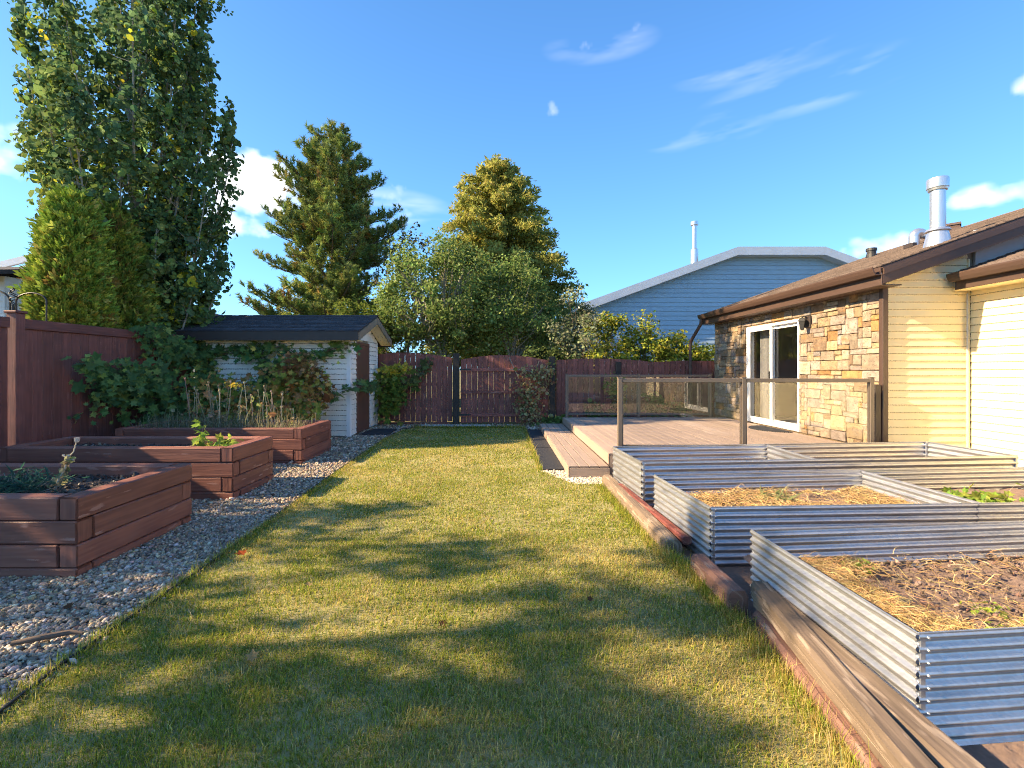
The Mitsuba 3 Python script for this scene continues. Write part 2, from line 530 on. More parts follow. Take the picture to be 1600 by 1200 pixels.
scene['mat_thatch'] = two(principled(proc(thatch), .95))
scene['mat_grit'] = two(principled(proc(lambda p, n, uv: mix((.10, .09, .08), (.22, .2, .18), fbm(p.x * 40, p.y * 40, 1, 3))), .95))
scene['mat_field'] = two(principled(proc(lambda p, n, uv: mix((.06, .07, .025), (.14, .12, .06), fbm(p.x * .8, p.y * .8, 1, 4))), .95))
scene['mat_concrete'] = two(principled(proc(lambda p, n, uv: mix((.30, .29, .27), (.46, .44, .41), fbm(p.x * 12, p.y * 12, p.z * 12, 4))), .9))

# ------------------------------------------------------------------ ground
def sheet(poly, z, step=None, amp=0.0, seed=0):
    """A flat or gently uneven sheet over a polygon (x, y)."""
    import shapely.geometry as sg
    P = sg.Polygon(poly)
    v, f = trimesh.creation.triangulate_polygon(P, engine='earcut')
    v = np.c_[np.asarray(v)[:, :2], np.full(len(v), float(z))]
    f = np.asarray(f)
    n = np.cross(v[f[:, 1]] - v[f[:, 0]], v[f[:, 2]] - v[f[:, 0]])
    f[n[:, 2] < 0] = f[n[:, 2] < 0][:, ::-1]
    return v, f


MB().add(*sheet([(-300, -300), (300, -300), (300, 300), (-300, 300)], -.012)).put('ground', 'mat_field', label='bare ground and rough grass around the yard and behind the fences', cat='ground', kind='structure')
LAWN = [(-2.05, .9), (-2.2, 2.3), (-2.22, 3.5), (-2.30, 5.0), (-2.38, 6.2), (-2.47, 8.5), (-2.52, 10.2), (-2.45, 11.45), (-2.2, 11.75), (.58, 11.75), (.58, 6.75), (.75, 6.4), (.95, 6.02), (1.22, 6.0),
        (1.27, 4.4), (1.33, 3.7), (1.36, 3.0), (1.36, 2.0), (1.36, .9)]
MB().add(*sheet([(-6.9, .9), (-2.05, .9), (-2.2, 2.3), (-2.22, 3.5), (-2.30, 5.0), (-2.38, 6.2), (-2.47, 8.5), (-2.52, 10.2), (-2.45, 11.45), (-2.2, 11.75), (.58, 11.75), (.58, 12.5), (-6.9, 12.5)], -.004)).put(
    'gravel_base', 'mat_grit', label='grey grit under the white pebbles beside the timber planters', cat='ground', kind='structure')
MB().add(*sheet([(.58, 5.9), (6.7, 5.9), (6.7, 12.5), (.58, 12.5)], -.002)).put('path_base', 'mat_grit', label='fine grit beside the deck steps', cat='ground', kind='structure')
MB().add(*sheet([(1.3, .6), (6.8, .6), (6.8, 5.9), (1.2, 5.9)], -.004)).put('bare_soil', 'mat_dry_soil', label='bare soil under the metal planters', cat='ground', kind='structure')
MB().add(*sheet(LAWN, .004)).put('lawn', 'mat_thatch', label='thatch of the lawn between pebbles and planters', cat='lawn', kind='structure')


def in_poly(poly, p):
    x, y = p[:, 0], p[:, 1]
    c = np.zeros(len(p), bool)
    q = np.asarray(poly)
    for (x0, y0), (x1, y1) in zip(q, np.roll(q, -1, 0)):
        hit = ((y0 > y) != (y1 > y)) & (x < (x1 - x0) * (y - y0) / (y1 - y0 + 1e-12) + x0)
        c ^= hit
    return c


def in_view(p, margin=.25):
    return np.abs(p[:, 0]) < (1.13 + margin) * np.maximum(p[:, 1], 0) + .1


rng = np.random.default_rng(5)


def grow_grass(pos, length, width, cols, rng, lean=.75):
    """Bent blades of three triangles each."""
    n = len(pos)
    a = rng.uniform(0, 2 * np.pi, n)
    d = np.stack([np.cos(a), np.sin(a), np.zeros(n)], 1)
    s = np.stack([-np.sin(a), np.cos(a), np.zeros(n)], 1) * (width / 2)[:, None]
    k = np.abs(rng.normal(lean, .35, n))[:, None]
    up = np.array([0, 0, 1.0])
    L = length[:, None]
    mid = pos + L * .55 * (up * np.cos(k * .6) + d * np.sin(k * .6))
    tip = mid + L * .5 * (up * np.cos(k * 1.7) + d * np.sin(k * 1.7))
    v = np.stack([pos - s, pos + s, mid + s * .75, mid - s * .75, tip], 1).reshape(-1, 3)
    b = (np.arange(n) * 5)[:, None]
    f = np.concatenate([b + [0, 1, 2], b + [0, 2, 3], b + [3, 2, 4]])
    c = np.repeat(cols[:, None], 5, 1)
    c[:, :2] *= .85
    return v, f, None, c.reshape(-1, 3)


def lawn_cols(xy, rng):
    n = len(xy)
    p = np.c_[xy, np.zeros(n)]
    dry = np.clip((meshkit.fbm(p * 1.1, 4, 2) - .42) * 3.2, 0, 1) * .5 + np.clip((meshkit.fbm(p * 5.5, 3, 4) - .45) * 3, 0, 1) * .3 + .17
    straw = rng.random(n) < dry
    green = tint(rng, n, [(.24, .30, .035), (.31, .35, .045), (.38, .38, .06), (.16, .23, .035)], var=.2)
    tan = tint(rng, n, [(.60, .50, .17), (.54, .44, .13), (.64, .55, .26), (.36, .25, .10)], [4, 4, 2, 1.4], var=.16)
    return np.where(straw[:, None], tan, green)


parts = []
for y0, y1, dens, wd, ln in ((1.1, 2.6, 19000, .0029, .034), (2.6, 4.2, 12000, .0036, .033), (4.2, 7.0, 6400, .0052, .030), (7.0, 11.75, 3400, .0075, .030)):
    n = int(3.9 * (y1 - y0) * dens)
    xy = np.c_[rng.uniform(-2.55, 1.38, n), rng.uniform(y0, y1, n)]
    xy = xy[in_poly(LAWN, xy) & in_view(xy)]
    lump = meshkit.fbm(np.c_[xy * 3.5, np.zeros(len(xy))], 3, 6)
    xy, lump = xy[rng.random(len(xy)) < .35 + 1.1 * lump], lump[:0]
    n = len(xy)
    lump = meshkit.fbm(np.c_[xy * 2.6, np.zeros(n)], 3, 16)
    L = ln * (.55 + .75 * lump) * np.exp(rng.normal(0, .28, n))
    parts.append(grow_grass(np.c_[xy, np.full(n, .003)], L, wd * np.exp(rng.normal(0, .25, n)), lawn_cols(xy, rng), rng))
m = MB()
for q in parts:
    m.add(*q)
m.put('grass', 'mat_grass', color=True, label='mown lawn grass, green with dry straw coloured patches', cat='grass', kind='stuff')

# taller unmown grass along the timber edging on the right and the gravel edge on the left
edge = []
for (x0, y0), (x1, y1), n, ln, wd, sd in (((1.24, 5.9), (1.27, 3.8), 2600, .05, .004, .03), ((1.3, 3.75), (1.34, 3.3), 1300, .075, .004, .035), ((1.37, 3.5), (1.38, 2.8), 2200, .06, .0038, .03), ((1.40, 2.9), (1.32, 1.6), 3000, .058, .0034, .035),
                                          ((-2.2, 1.5), (-2.26, 4.5), 3000, .05, .0038, .022), ((-2.26, 4.5), (-2.5, 10), 3000, .045, .0055, .022), ((.56, 6.75), (.56, 11.6), 1500, .06, .007, .02), ((-2.3, 11.72), (.55, 11.72), 2500, .07, .008, .04)):
    t = rng.random(n)
    xy = np.c_[x0 + (x1 - x0) * t, y0 + (y1 - y0) * t] + rng.normal(0, sd, (n, 2))
    edge.append(grow_grass(np.c_[xy, np.zeros(n)], ln * np.exp(rng.normal(0, .35, n)), np.full(n, wd), lawn_cols(xy, rng), rng, .4))
m = MB()
for q in edge:
    m.add(*q)
m.put('edge_grass', 'mat_grass', color=True, label='longer untrimmed grass along the edges of the lawn', cat='grass', kind='stuff')


# ------------------------------------------------------------------ pebbles
def pebble(seed, sub):
    s = trimesh.creation.icosphere(subdivisions=sub, radius=1.0)
    v = np.array(s.vertices)
    v = v * (1 + .5 * (meshkit.fbm(v * 1.1 + seed * 7.3, 2, seed)[:, None] - .5))
    return v * [1, .78, .56], np.array(s.faces)


def strew(poly, dens, size, sub, palette, weights, z=.0, seed=0, layers=1, rng=None):
    r = np.random.default_rng(seed)
    q = np.asarray(poly)
    lo, hi = q.min(0), q.max(0)
    n = int((hi - lo).prod() * dens)
    xy = r.uniform(lo, hi, (n, 2))
    xy = xy[in_poly(poly, xy) & in_view(xy)]
    for x0, x1, y0, y1 in ((-5.6, -3.07, 3.32, 4.53), (-5.8, -3.09, 5.28, 6.2), (-6.1, -3.16, 7.26, 8.48), (-6.5, -3.35, 10.1, 12.3)):
        xy = xy[~((xy[:, 0] > x0) & (xy[:, 0] < x1) & (xy[:, 1] > y0) & (xy[:, 1] < y1))]
    for x0, x1, y0, y1 in ((-2.16, -.29, 11.85, 12.23), (-3.23, -2.57, 10.34, 11.36)):
        xy = xy[~((xy[:, 0] > x0) & (xy[:, 0] < x1) & (xy[:, 1] > y0) & (xy[:, 1] < y1))]
    n = len(xy)
    out = []
    pick = r.integers(0, 8, n)
    for k in range(8):
        w = xy[pick == k]
        if not len(w):
            continue
        tv, tf = pebble(k + 1, sub)
        nn = len(w)
        S = size * np.exp(r.normal(0, .26, nn))
        up = np.array([0, 0, 1.0]) + .4 * r.normal(size=(nn, 3))
        cols = tint(r, nn, palette, weights, var=.16)
        zz = z + S * r.uniform(.1, 1.0, nn) * .8
        out.append(scatter(tv, tf, np.c_[w, zz], rot_frames(up, r), S[:, None] * np.array([1, 1, 1.0]) * r.uniform(.8, 1.2, (nn, 3)), cols))
    return out


PEB = [(.31, .25, .18), (.43, .365, .28), (.22, .17, .12), (.15, .12, .09), (.36, .25, .14), (.21, .135, .085), (.52, .46, .37)]
PW = [5, 3.4, 4, 3, 2, 1.3, 1.3]
m = MB()
for q in strew([(-4.3, 1.35), (-2.14, 1.35), (-2.22, 3.6), (-3.1, 3.6), (-4.3, 3.4)], 5600, .0112, 1, PEB, PW, seed=1):
    m.add(*q)
m2 = [strew([(-6.9, 3.3), (-2.22, 3.6), (-2.30, 5.0), (-6.9, 5.0)], 4600, .0122, 0, PEB, PW, seed=2), strew([(-6.9, 5.0), (-2.30, 5.0), (-2.42, 7.2), (-6.9, 7.2)], 2600, .0155, 0, PEB, PW, seed=3),
      strew([(-6.9, 7.2), (-2.42, 7.2), (-2.52, 10.2), (-2.45, 11.45), (-2.2, 11.75), (.6, 11.75), (.6, 12.4), (-6.9, 12.4)], 1100, .022, 0, PEB, PW, seed=4)]
for b in m2:
    for q in b:
        m.add(*q)
m.put('pebbles', 'mat_pebble', smooth=True, color=True, label='pale rounded pebbles around the stained timber planters', cat='gravel', kind='stuff')
m = MB()
FINE = [(.60, .52, .38), (.52, .45, .33), (.66, .60, .48), (.42, .35, .26)]
for q in strew([(.56, 6.78), (.75, 6.36), (.95, 5.98), (1.5, 5.98), (1.5, 6.45), (.95, 6.8)], 5200, .012, 0, FINE, None, seed=6):
    m.add(*q)
for q in strew([(.58, 11.3), (5.4, 11.3), (5.4, 12.4), (.58, 12.4)], 260, .03, 0, FINE + PEB, None, seed=7):
    m.add(*q)
m.put('crushed_gravel', 'mat_pebble', smooth=True, color=True, label='small pale crushed gravel at the foot of the deck step', cat='gravel', kind='stuff')

# plastic edging between lawn and pebbles
m = MB()
pts = [(-2.02, .9)] + [(x - .012, y) for x, y in LAWN[1:9]]
for (ax, ay), (bx, by) in zip(pts[:-1], pts[1:]):
    m.add(*bar((ax, ay, .006), (bx, by, .006), .012, .05, .003))
m.put('lawn_edging', 'mat_black', label='thin black plastic edging strip between lawn and pebbles', cat='edging')

# a dead stick on the pebbles and scattered leaves
rng = np.random.default_rng(31)
MB().add(*tube([(-2.62, 2.46, .035), (-2.5, 2.5, .045), (-2.4, 2.56, .04), (-2.33, 2.56, .035)], [.013, .016, .014, .006], 7)).put('stick', 'mat_brown_bark', smooth=True, label='dark dead stick lying on the pebbles in the left foreground', cat='stick')
spots = [(-2.03, 3.62, 'orange', 1.5, 'rusty orange leaf on the lawn edge beside the nearest timber planter'), (-1.30, 3.1, 'tan', .9, 'tan dry leaf on the lawn left of the middle foreground'), (.1, 2.15, 'tan', .8, 'tan curled leaf closest to the camera in the middle of the lawn'),
         (-.36, 2.7, 'brown', .9, 'dark brown leaf left of centre in the lawn foreground'), (-1.25, 2.3, 'tan', 1.0, 'tan dry leaf in the lower left lawn near the pebbles'), (.55, 2.9, 'brown', .7, 'small brown leaf on the lawn right of centre'),
         (.25, 4.4, 'tan', .7, 'small tan leaf on the middle of the lawn'), (-1.5, 9.6, 'tan', 1.1, 'pale leaf on the shaded far lawn nearer the shed'), (-.3, 9.0, 'tan', 1.1, 'pale leaf on the shaded far lawn nearer the deck'),
         (-2.7, 2.9, 'brown', 1.0, 'brown leaf on the pebbles beside the nearest timber planter'), (-3.0, 2.3, 'orange', .9, 'orange brown leaf on the pebbles in the left foreground')]
LC = {'orange': (.30, .075, .03), 'tan': (.36, .26, .13), 'brown': (.13, .07, .04)}
for x, y, c, s, lab in spots:
    v, f, _, cc = scatter(*LOBED, np.array([[x, y, .035]]), rot_frames(np.array([[.3, -.3, 1.0]]) + .3 * rng.normal(size=(1, 3)), rng), np.array([.065 * s]), np.array([LC[c]]))
    MB().add(v, f, None, cc).put('fallen_leaf', 'mat_leaf', color=True, label=lab, cat='leaf', group='fallen leaves')

# concrete slabs along the foot of the gate
for i, (x0, x1) in enumerate(((-2.15, -1.28), (-1.26, -.30))):
    MB().add(*box(x0, x1, 11.86, 12.22, -.03, .035, .008)).put('concrete_slab', 'mat_concrete', label=('left' if i == 0 else 'right') + ' one of two flat concrete slabs at the foot of the gate', cat='paving slab')

# rubber mats
for x0, x1, y0, y1, lab in ((.59, .92, 8.66, 11.2, 'far black rubber mat beside the deck step, in the shade'), (.60, .915, 6.78, 8.60, 'near black rubber mat beside the deck step, in the sun'), (-3.22, -2.58, 10.35, 11.35, 'black doormat on the pebbles before the shed door')):
    m = MB().add(*box(x0, x1, y0, y1, .018, .036, .006))
    m.put('rubber_mat', 'mat_rubber', label=lab, cat='mat')
m = MB()
a = np.linspace(-np.pi / 2, np.pi / 2, 18)
m.add(*prism(np.c_[5.40 - .48 * np.cos(a), 9.08 + .52 * np.sin(a)], .322, .336, 2))
m.put('door_mat', 'mat_rubber', label='half round black doormat on the deck before the sliding door', cat='mat')


# ------------------------------------------------------------------ left board fence
FX = -6.9
fence = thing('board_fence', 'tall plum red board fence with capped posts along the left of the yard', 'fence')
rng = np.random.default_rng(3)
for y in (1.65, 4.10, 6.53, 8.98):
    p = MB().add(*box(FX - .065, FX + .075, y - .065, y + .065, -.05, 2.29, .006)).put('post', 'mat_fence_stain', parent=fence)
    MB().add(*box(FX - .085, FX + .095, y - .085, y + .085, 2.292, 2.33, .01)).put('post_cap', 'mat_fence_stain', parent=fence)
for y0, y1 in ((1.72, 4.03), (4.17, 6.42), (6.60, 8.91), (9.05, 10.28)):
    MB().add(*box(FX - .025, FX + .045, y0, y1, 2.08, 2.225, .005)).put('rail', 'mat_fence_stain', parent=fence)
    MB().add(*box(FX - .045, FX - .012, y0, y1, .12, .22, .005)).put('rail', 'mat_fence_stain', parent=fence)
    n = max(1, round((y1 - y0) / .152))
    w = (y1 - y0) / n
    for i in range(n):
        dx = rng.uniform(-.003, .003)
        MB().add(*box(FX - .011 + dx, FX + .011 + dx, y0 + i * w + .0012, y0 + (i + 1) * w - .0012, .0, 2.078, .005, 2)).put('board', 'mat_fence_stain', parent=fence)
for i in range(3):
    x = FX + .09 + i * .125
    m = MB()
    m.add(*prism([(x, 0), (x + .118, 0), (x + .118, 2.0 - .02 * i), (x + .085, 2.06 - .02 * i), (x + .03, 2.06 - .02 * i), (x, 2.0 - .02 * i)], 10.2, 10.222))
    m.put('board', 'mat_raw_board', parent=fence, label='orange brown dog-eared board closing the gap beside the shed')

# ------------------------------------------------------------------ back fence and gate
BY = 12.5


def arc(x, x0, x1, za, zm, zb):
    t = (x - x0) / (x1 - x0)
    return za * (1 - t) + zb * t + (zm - (za + zb) / 2) * 4 * t * (1 - t)


def pickets(parent, x0, x1, za, zm, zb, mat, w=.132, gap=.012, y=BY, z0=.07, seed=0):
    r = np.random.default_rng(seed)
    n = round((x1 - x0) / (w + gap))
    s = (x1 - x0) / n
    for i in range(n):
        a, b = x0 + i * s + gap * r.uniform(.2, .9), x0 + (i + 1) * s
        ta, tb = arc(a, x0, x1, za, zm, zb), arc(b, x0, x1, za, zm, zb)
        v, f, uv = box(a, b, y - .009, y + .009, z0 + r.uniform(-.015, .02), max(ta, tb), .003, 2)
        top = v[:, 2] > .5 * (ta + tb) - .3
        v[top, 2] += np.where(v[top, 0] < (a + b) / 2, ta - max(ta, tb), tb - max(ta, tb)) + r.uniform(-.006, .006)
        v[:, 1] += r.uniform(-.004, .004) + (v[:, 2] - 1) * r.normal(0, .004)
        MB().add(v, f, uv).put('board', mat, parent=parent)


bf = thing('picket_fence', 'weathered red brown board fence with an arched top between shed and gate', 'fence')
pickets(bf, -6.8, -3.5, 1.8, 1.95, 1.9, 'mat_back_fence', seed=1)
pickets(bf, -3.5, -1.36, 1.90, 1.945, 1.81, 'mat_back_fence', seed=2)
for z in (.32, 1.05, 1.6):
    MB().add(*box(-6.8, -1.36, BY + .012, BY + .05, z, z + .088, .004)).put('rail', 'mat_back_fence', parent=bf)
MB().add(*box(-6.6, -1.4, BY - .03, BY - .012, -.02, .062, .004)).put('kickboard', 'mat_back_fence', parent=bf)
gate = thing('wooden_gate', 'red brown board gate with three cross rails between two dark posts', 'gate')
pickets(gate, -1.13, 1.24, 1.76, 1.885, 1.74, 'mat_back_fence', seed=3, z0=.05)
for z in (.22, .84, 1.44):
    MB().add(*box(-1.13, 1.24, BY - .05, BY - .012, z, z + .09, .004)).put('rail', 'mat_back_fence', parent=gate)
for z in (.27, 1.49):
    MB().add(*box(-1.15, -.85, BY - .058, BY - .051, z - .02, z + .02, .002)).put('hinge', 'mat_black', parent=gate)
for x, zt, lab in ((-1.25, 1.93, 'left dark weathered gate post'), (1.34, 1.84, 'right dark weathered gate post')):
    MB().add(*box(x - .085, x + .085, BY - .11, BY + .05, -.05, zt, .012)).put('gate_post', 'mat_dark_post', label=lab + ', square and nearly black', cat='post')
rf = thing('picket_fence', 'weathered red brown board fence right of the gate behind the deck railing', 'fence')
pickets(rf, 1.45, 4.1, 1.745, 1.79, 1.70, 'mat_back_fence', seed=4)
pickets(rf, 4.1, 7.0, 1.70, 1.73, 1.66, 'mat_back_fence', seed=5)
for z in (.32, 1.0, 1.5):
    MB().add(*box(1.45, 7.0, BY + .012, BY + .05, z, z + .088, .004)).put('rail', 'mat_back_fence', parent=rf)
MB().add(*box(3.06, 3.20, BY - .11, BY - .012, -.05, 1.70, .01)).put('post', 'mat_dark_post', parent=rf)

# ------------------------------------------------------------------ timber planters
rng = np.random.default_rng(9)


def lumpy(x0, x1, y0, y1, z, amp, n, seed, edge=0.0):
    gx, gy = np.meshgrid(np.linspace(x0, x1, n), np.linspace(y0, y1, max(8, int(n * (y1 - y0) / (x1 - x0)))), indexing='ij')
    p = np.stack([gx.ravel(), gy.ravel(), np.zeros(gx.size)], 1)
    p[:, 2] = z + amp * (2 * meshkit.fbm(p * 5 + seed, 4, seed) - 1) + amp * .7 * (2 * meshkit.fbm(p * 22 + seed, 3, seed + 1) - 1)
    a, b = gx.shape
    i, j = np.meshgrid(np.arange(a - 1), np.arange(b - 1), indexing='ij')
    k = (i * b + j).ravel()
    return p, np.stack([k, k + b, k + b + 1, k + 1], 1)


def clods(x0, x1, y0, y1, z, n, s, seed, pal):
    r = np.random.default_rng(seed)
    tv, tf = pebble(3, 0)
    pos = np.c_[r.uniform(x0, x1, n), r.uniform(y0, y1, n), np.full(n, z) + r.uniform(-.01, .015, n)]
    return scatter(tv, tf, pos, rot_frames(r.normal(size=(n, 3)), r), s * np.exp(r.normal(0, .5, n)), tint(r, n, pal))


def timber_planter(x0, x1, y0, y1, zt, label, soil_label, seed):
    t = thing('timber_planter', label, 'planter', 'planters of stacked stained timbers')
    w = .133
    hs = [(zt - .17 * (k + 1), zt - .17 * k) for k in range(3)] + [(-.1, zt - .51)]
    for k, (a, b) in enumerate(hs):
        b -= .004
        jx = rng.uniform(-.004, .004, 4)
        if k % 2 == 0:
            q = [(x1 - w, x1, y0, y1), (x0, x0 + w, y0, y1), (x0 + w + .002, x1 - w - .003, y0, y0 + w), (x0 + w + .002, x1 - w - .003, y1 - w, y1)]
        else:
            q = [(x1 - w, x1, y0 + w + .003, y1 - w - .003), (x0, x0 + w, y0 + w + .003, y1 - w - .003), (x0, x1, y0, y0 + w), (x0, x1, y1 - w, y1)]
        for (a0, a1, b0, b1), d in zip(q, jx):
            v, f, uv = box(a0 + d * .6, a1 + d * .6, b0 + d, b1 + d, a, b, .010, jit=.0028, rng=rng)
            MB().add(v, f, uv).put('timber', 'mat_planter_stain', parent=t)
    m = MB().add(*lumpy(x0 + w, x1 - w, y0 + w, y1 - w, zt - .11, .022, 70, seed))
    m.put('soil', 'mat_soil', smooth=True, label=soil_label, cat='soil', kind='stuff')
    m = MB().add(*clods(x0 + w, x1 - w, y0 + w, y1 - w, zt - .10, 1500, .011, seed, [(.05, .036, .028), (.09, .065, .05), (.15, .115, .085), (.03, .022, .018)]))
    m.put('soil_clods', 'mat_pebble', color=True, label='crumbs and bark bits lying on ' + soil_label, cat='soil', kind='stuff')
    return t


timber_planter(-5.6, -3.06, 3.31, 4.54, .58, 'nearest red brown stacked timber planter, cut by the left edge of the photo', 'dark soil in the nearest timber planter', 1)
timber_planter(-5.8, -3.08, 5.27, 6.20, .605, 'middle of the three red brown stacked timber planters', 'dark soil in the middle timber planter', 2)
timber_planter(-6.1, -3.15, 7.25, 8.48, .57, 'farthest of the three red brown stacked timber planters, nearest the shed', 'weedy soil in the farthest timber planter', 3)


# ------------------------------------------------------------------ corrugated metal planters
def corrugated(p, q, z0, z1, pitch, out, amp=.009, th=.0014, phase=0.0):
    """A corrugated sheet from p to q (xy) whose ridges run level; out: the outward direction."""
    n = int((z1 - z0) / pitch * 10)
    z = np.linspace(z1, z0, n + 1)
    off = amp * np.sin((z1 - z) / pitch * 2 * np.pi + phase)
    p, q, out = np.array(p, float), np.array(q, float), np.array(out, float)
    rows = []
    for e in (p, q):
        for s in (th / 2, -th / 2):
            rows.append(np.c_[e[0] + out[0] * (off + s), e[1] + out[1] * (off + s), z])
    v = np.vstack(rows)
    m = n + 1
    i = np.arange(n)
    A, B, C, D = i, i + m, i + 2 * m, i + 3 * m   # p front, p back, q front, q back
    f = np.vstack([np.stack([A, A + 1, C + 1, C], 1), np.stack([B, D, D + 1, B + 1], 1), [[0, 2 * m, 3 * m, m]]])
    a, b, c = v[0], v[1], v[2 * m]
    if np.cross(b - a, c - a) @ np.array([out[0], out[1], 0]) < 0:
        f = f[:, ::-1]
    return v, f


def metal_planter(label, FL, NL, NR, FR, zt, pitch, z0=-.14, dividers=(), seam=None):
    t = thing('metal_planter', label, 'planter', 'planters of corrugated galvanised sheet')
    cen = np.mean([FL, NL, NR, FR], 0)

    def panel(p, q, name='panel', toward=None, z1=zt, dz=0.0):
        p, q = np.array(p, float), np.array(q, float)
        d = (q - p) / np.linalg.norm(q - p)
        o = np.array([d[1], -d[0]])
        ref = (p + q) / 2 - cen if toward is None else np.array(toward)
        if o @ ref < 0:
            o = -o
        m = MB().add(*corrugated(p + o * dz, q + o * dz, z0, z1, pitch, o))
        m.put(name, 'mat_zinc', smooth=40, parent=t)
        m = MB().add(*bar((*(p + o * dz), z1), (*(q + o * dz), z1), .007, .010, .002))
        m.put('edge_trim', 'mat_zinc', parent=t)
        return o

    panel(FL, NL)
    if seam is None:
        panel(NL, NR)
    else:
        s = np.array(NL) + (np.array(NR) - np.array(NL)) * seam
        e = np.array(NL) + (np.array(NR) - np.array(NL)) * (seam - .04)
        panel(NL, s)
        panel(e, NR, dz=.004)
    panel(NR, FR)
    panel(FR, FL)
    for a, b in dividers:
        panel(a, b, 'divider', (-1, 0), zt - .002)
    for c in (FL, NL, NR, FR):
        v = np.array(c) - (np.array(c) - cen) / np.linalg.norm(np.array(c) - cen) * .022
        MB().add(*box(v[0] - .013, v[0] + .013, v[1] - .013, v[1] + .013, z0, zt - .01, .004)).put('corner_angle', 'mat_zinc', parent=t)
    m = MB()
    d = (np.array(NR) - np.array(NL)) / np.linalg.norm(np.array(NR) - np.array(NL))
    for k in range(int((zt - z0) / pitch)):
        w = np.array(NL) + d * .035
        m.add(*tube([(w[0] - d[1] * -.006, w[1] - d[0] * .006, zt - pitch * (k + .25)), (w[0] + d[1] * .016, w[1] - d[0] * .016, zt - pitch * (k + .25))], [.005, .0045], 6))
    m.put('rivet', 'mat_bright_metal', parent=t, kind='stuff')
    return t


metal_planter('nearest corrugated metal planter at the lower right, half covered with straw', (1.625, 3.01), (1.65, 1.83), (4.3, 2.06), (4.28, 3.24), .45, .05)
metal_planter('middle corrugated metal planter with a dividing sheet and straw in its left half', (1.51, 4.58), (1.58, 3.50), (5.95, 3.72), (5.92, 4.96), .45, .052, dividers=[((3.72, 4.77), (3.76, 3.62))], seam=.53)
metal_planter('farthest corrugated metal planter, against the glass railing of the deck', (1.43, 5.95), (1.503, 4.966), (5.96, 5.33), (5.86, 6.36), .50, .066, dividers=[((3.515, 6.12), (3.50, 5.13))])

for x0, x1, y0, y1, z, lab, s in ((1.66, 4.26, 1.9, 3.2, .20, 'dry grey brown soil in the nearest metal planter', 11), (1.6, 5.9, 3.56, 4.88, .23, 'dry grey brown soil in the middle metal planter', 12), (1.53, 5.85, 5.05, 6.1, .27, 'dry grey brown soil in the farthest metal planter', 13)):
    v, f = lumpy(x0, x1, y0, y1, z, .03, 110, s)
    sl = (.23 if s == 11 else .2 if s == 12 else .3) / 2.6
    v[:, 1] += (v[:, 0] - x0) * (.0866 if s == 11 else .05 if s == 12 else .08)
    v[:, 2] += (-.02 if s == 11 else 0) * np.clip((v[:, 0] - 2.2), 0, 1)
    MB().add(v, f).put('soil', 'mat_dry_soil', smooth=True, label=lab, cat='soil', kind='stuff')
m = MB().add(*clods(1.7, 4.2, 2.0, 3.2, .215, 2200, .0085, 14, [(.12, .08, .065), (.18, .125, .10), (.08, .055, .043)]))
m.put('soil_clods', 'mat_pebble', color=True, label='crumbs of dry earth in the nearest metal planter', cat='soil', kind='stuff')


def straw(n, place, zfun, seed, L=.11, w=.0028, poly=None):
    r = np.random.default_rng(seed)
    xy = place(r, n)
    n = len(xy)
    pos = np.c_[xy, zfun(xy) + np.abs(r.normal(0, .014, n))]
    a = r.uniform(0, 2 * np.pi, n)
    d = np.stack([np.cos(a), np.sin(a), r.normal(0, .22, n)], 1)
    ln = L * np.exp(r.normal(0, .4, n))[:, None]
    s = np.cross(d, r.normal(size=(n, 3)))
    s *= w / 2 / np.linalg.norm(s, axis=1, keepdims=True)
    ok = in_poly(poly, (pos + d * ln)[:, :2]) & in_poly(poly, pos[:, :2])
    pos, d, ln, s, n = pos[ok], d[ok], ln[ok], s[ok], int(ok.sum())
    bend = r.normal(size=(n, 3)) * .14 * ln
    bend[:, 2] = np.abs(bend[:, 2]) * .8
    mid, tip = pos + d * ln * .5 + bend, pos + d * ln
    v = np.stack([pos - s, pos + s, mid + s, mid - s, tip], 1).reshape(-1, 3)
    b = (np.arange(n) * 5)[:, None]
    f = np.concatenate([b + [0, 1, 2], b + [0, 2, 3], b + [3, 2, 4]])
    c = tint(r, n, [(.42, .29, .12), (.50, .37, .18), (.33, .21, .085), (.22, .135, .065)], [4, 2.5, 3.5, 2.5], .22)
    return v, f, None, np.repeat(c, 5, 0)


def place_a(r, n):
    t, q = r.random(n) * 2.5, r.random(n) * 1.13          # along the front sheet, back from it
    xy = np.c_[1.66 + t, 1.86 + q + t * .0866]
    k = meshkit.fbm(np.c_[xy * 3, np.zeros(n)], 3, 3) - .5
    left = t < .30 + .42 * (1.13 - q) + .6 * k
    front = (q < .26 + .5 * k) & (t < .95 + 1.4 * k)
    back = (q > .95) & (t < .7)
    return xy[left | front | back | (r.random(n) < .025)]


def place_b(r, n):
    xy = np.c_[r.uniform(1.62, 3.70, n), r.uniform(3.58, 4.6, n)]
    xy[:, 1] += (xy[:, 0] - 1.6) * .05
    k = meshkit.fbm(np.c_[xy * 3, np.zeros(n)], 3, 5)
    return xy[r.random(n) < np.clip((k - .3) * 4, .05, 1)]


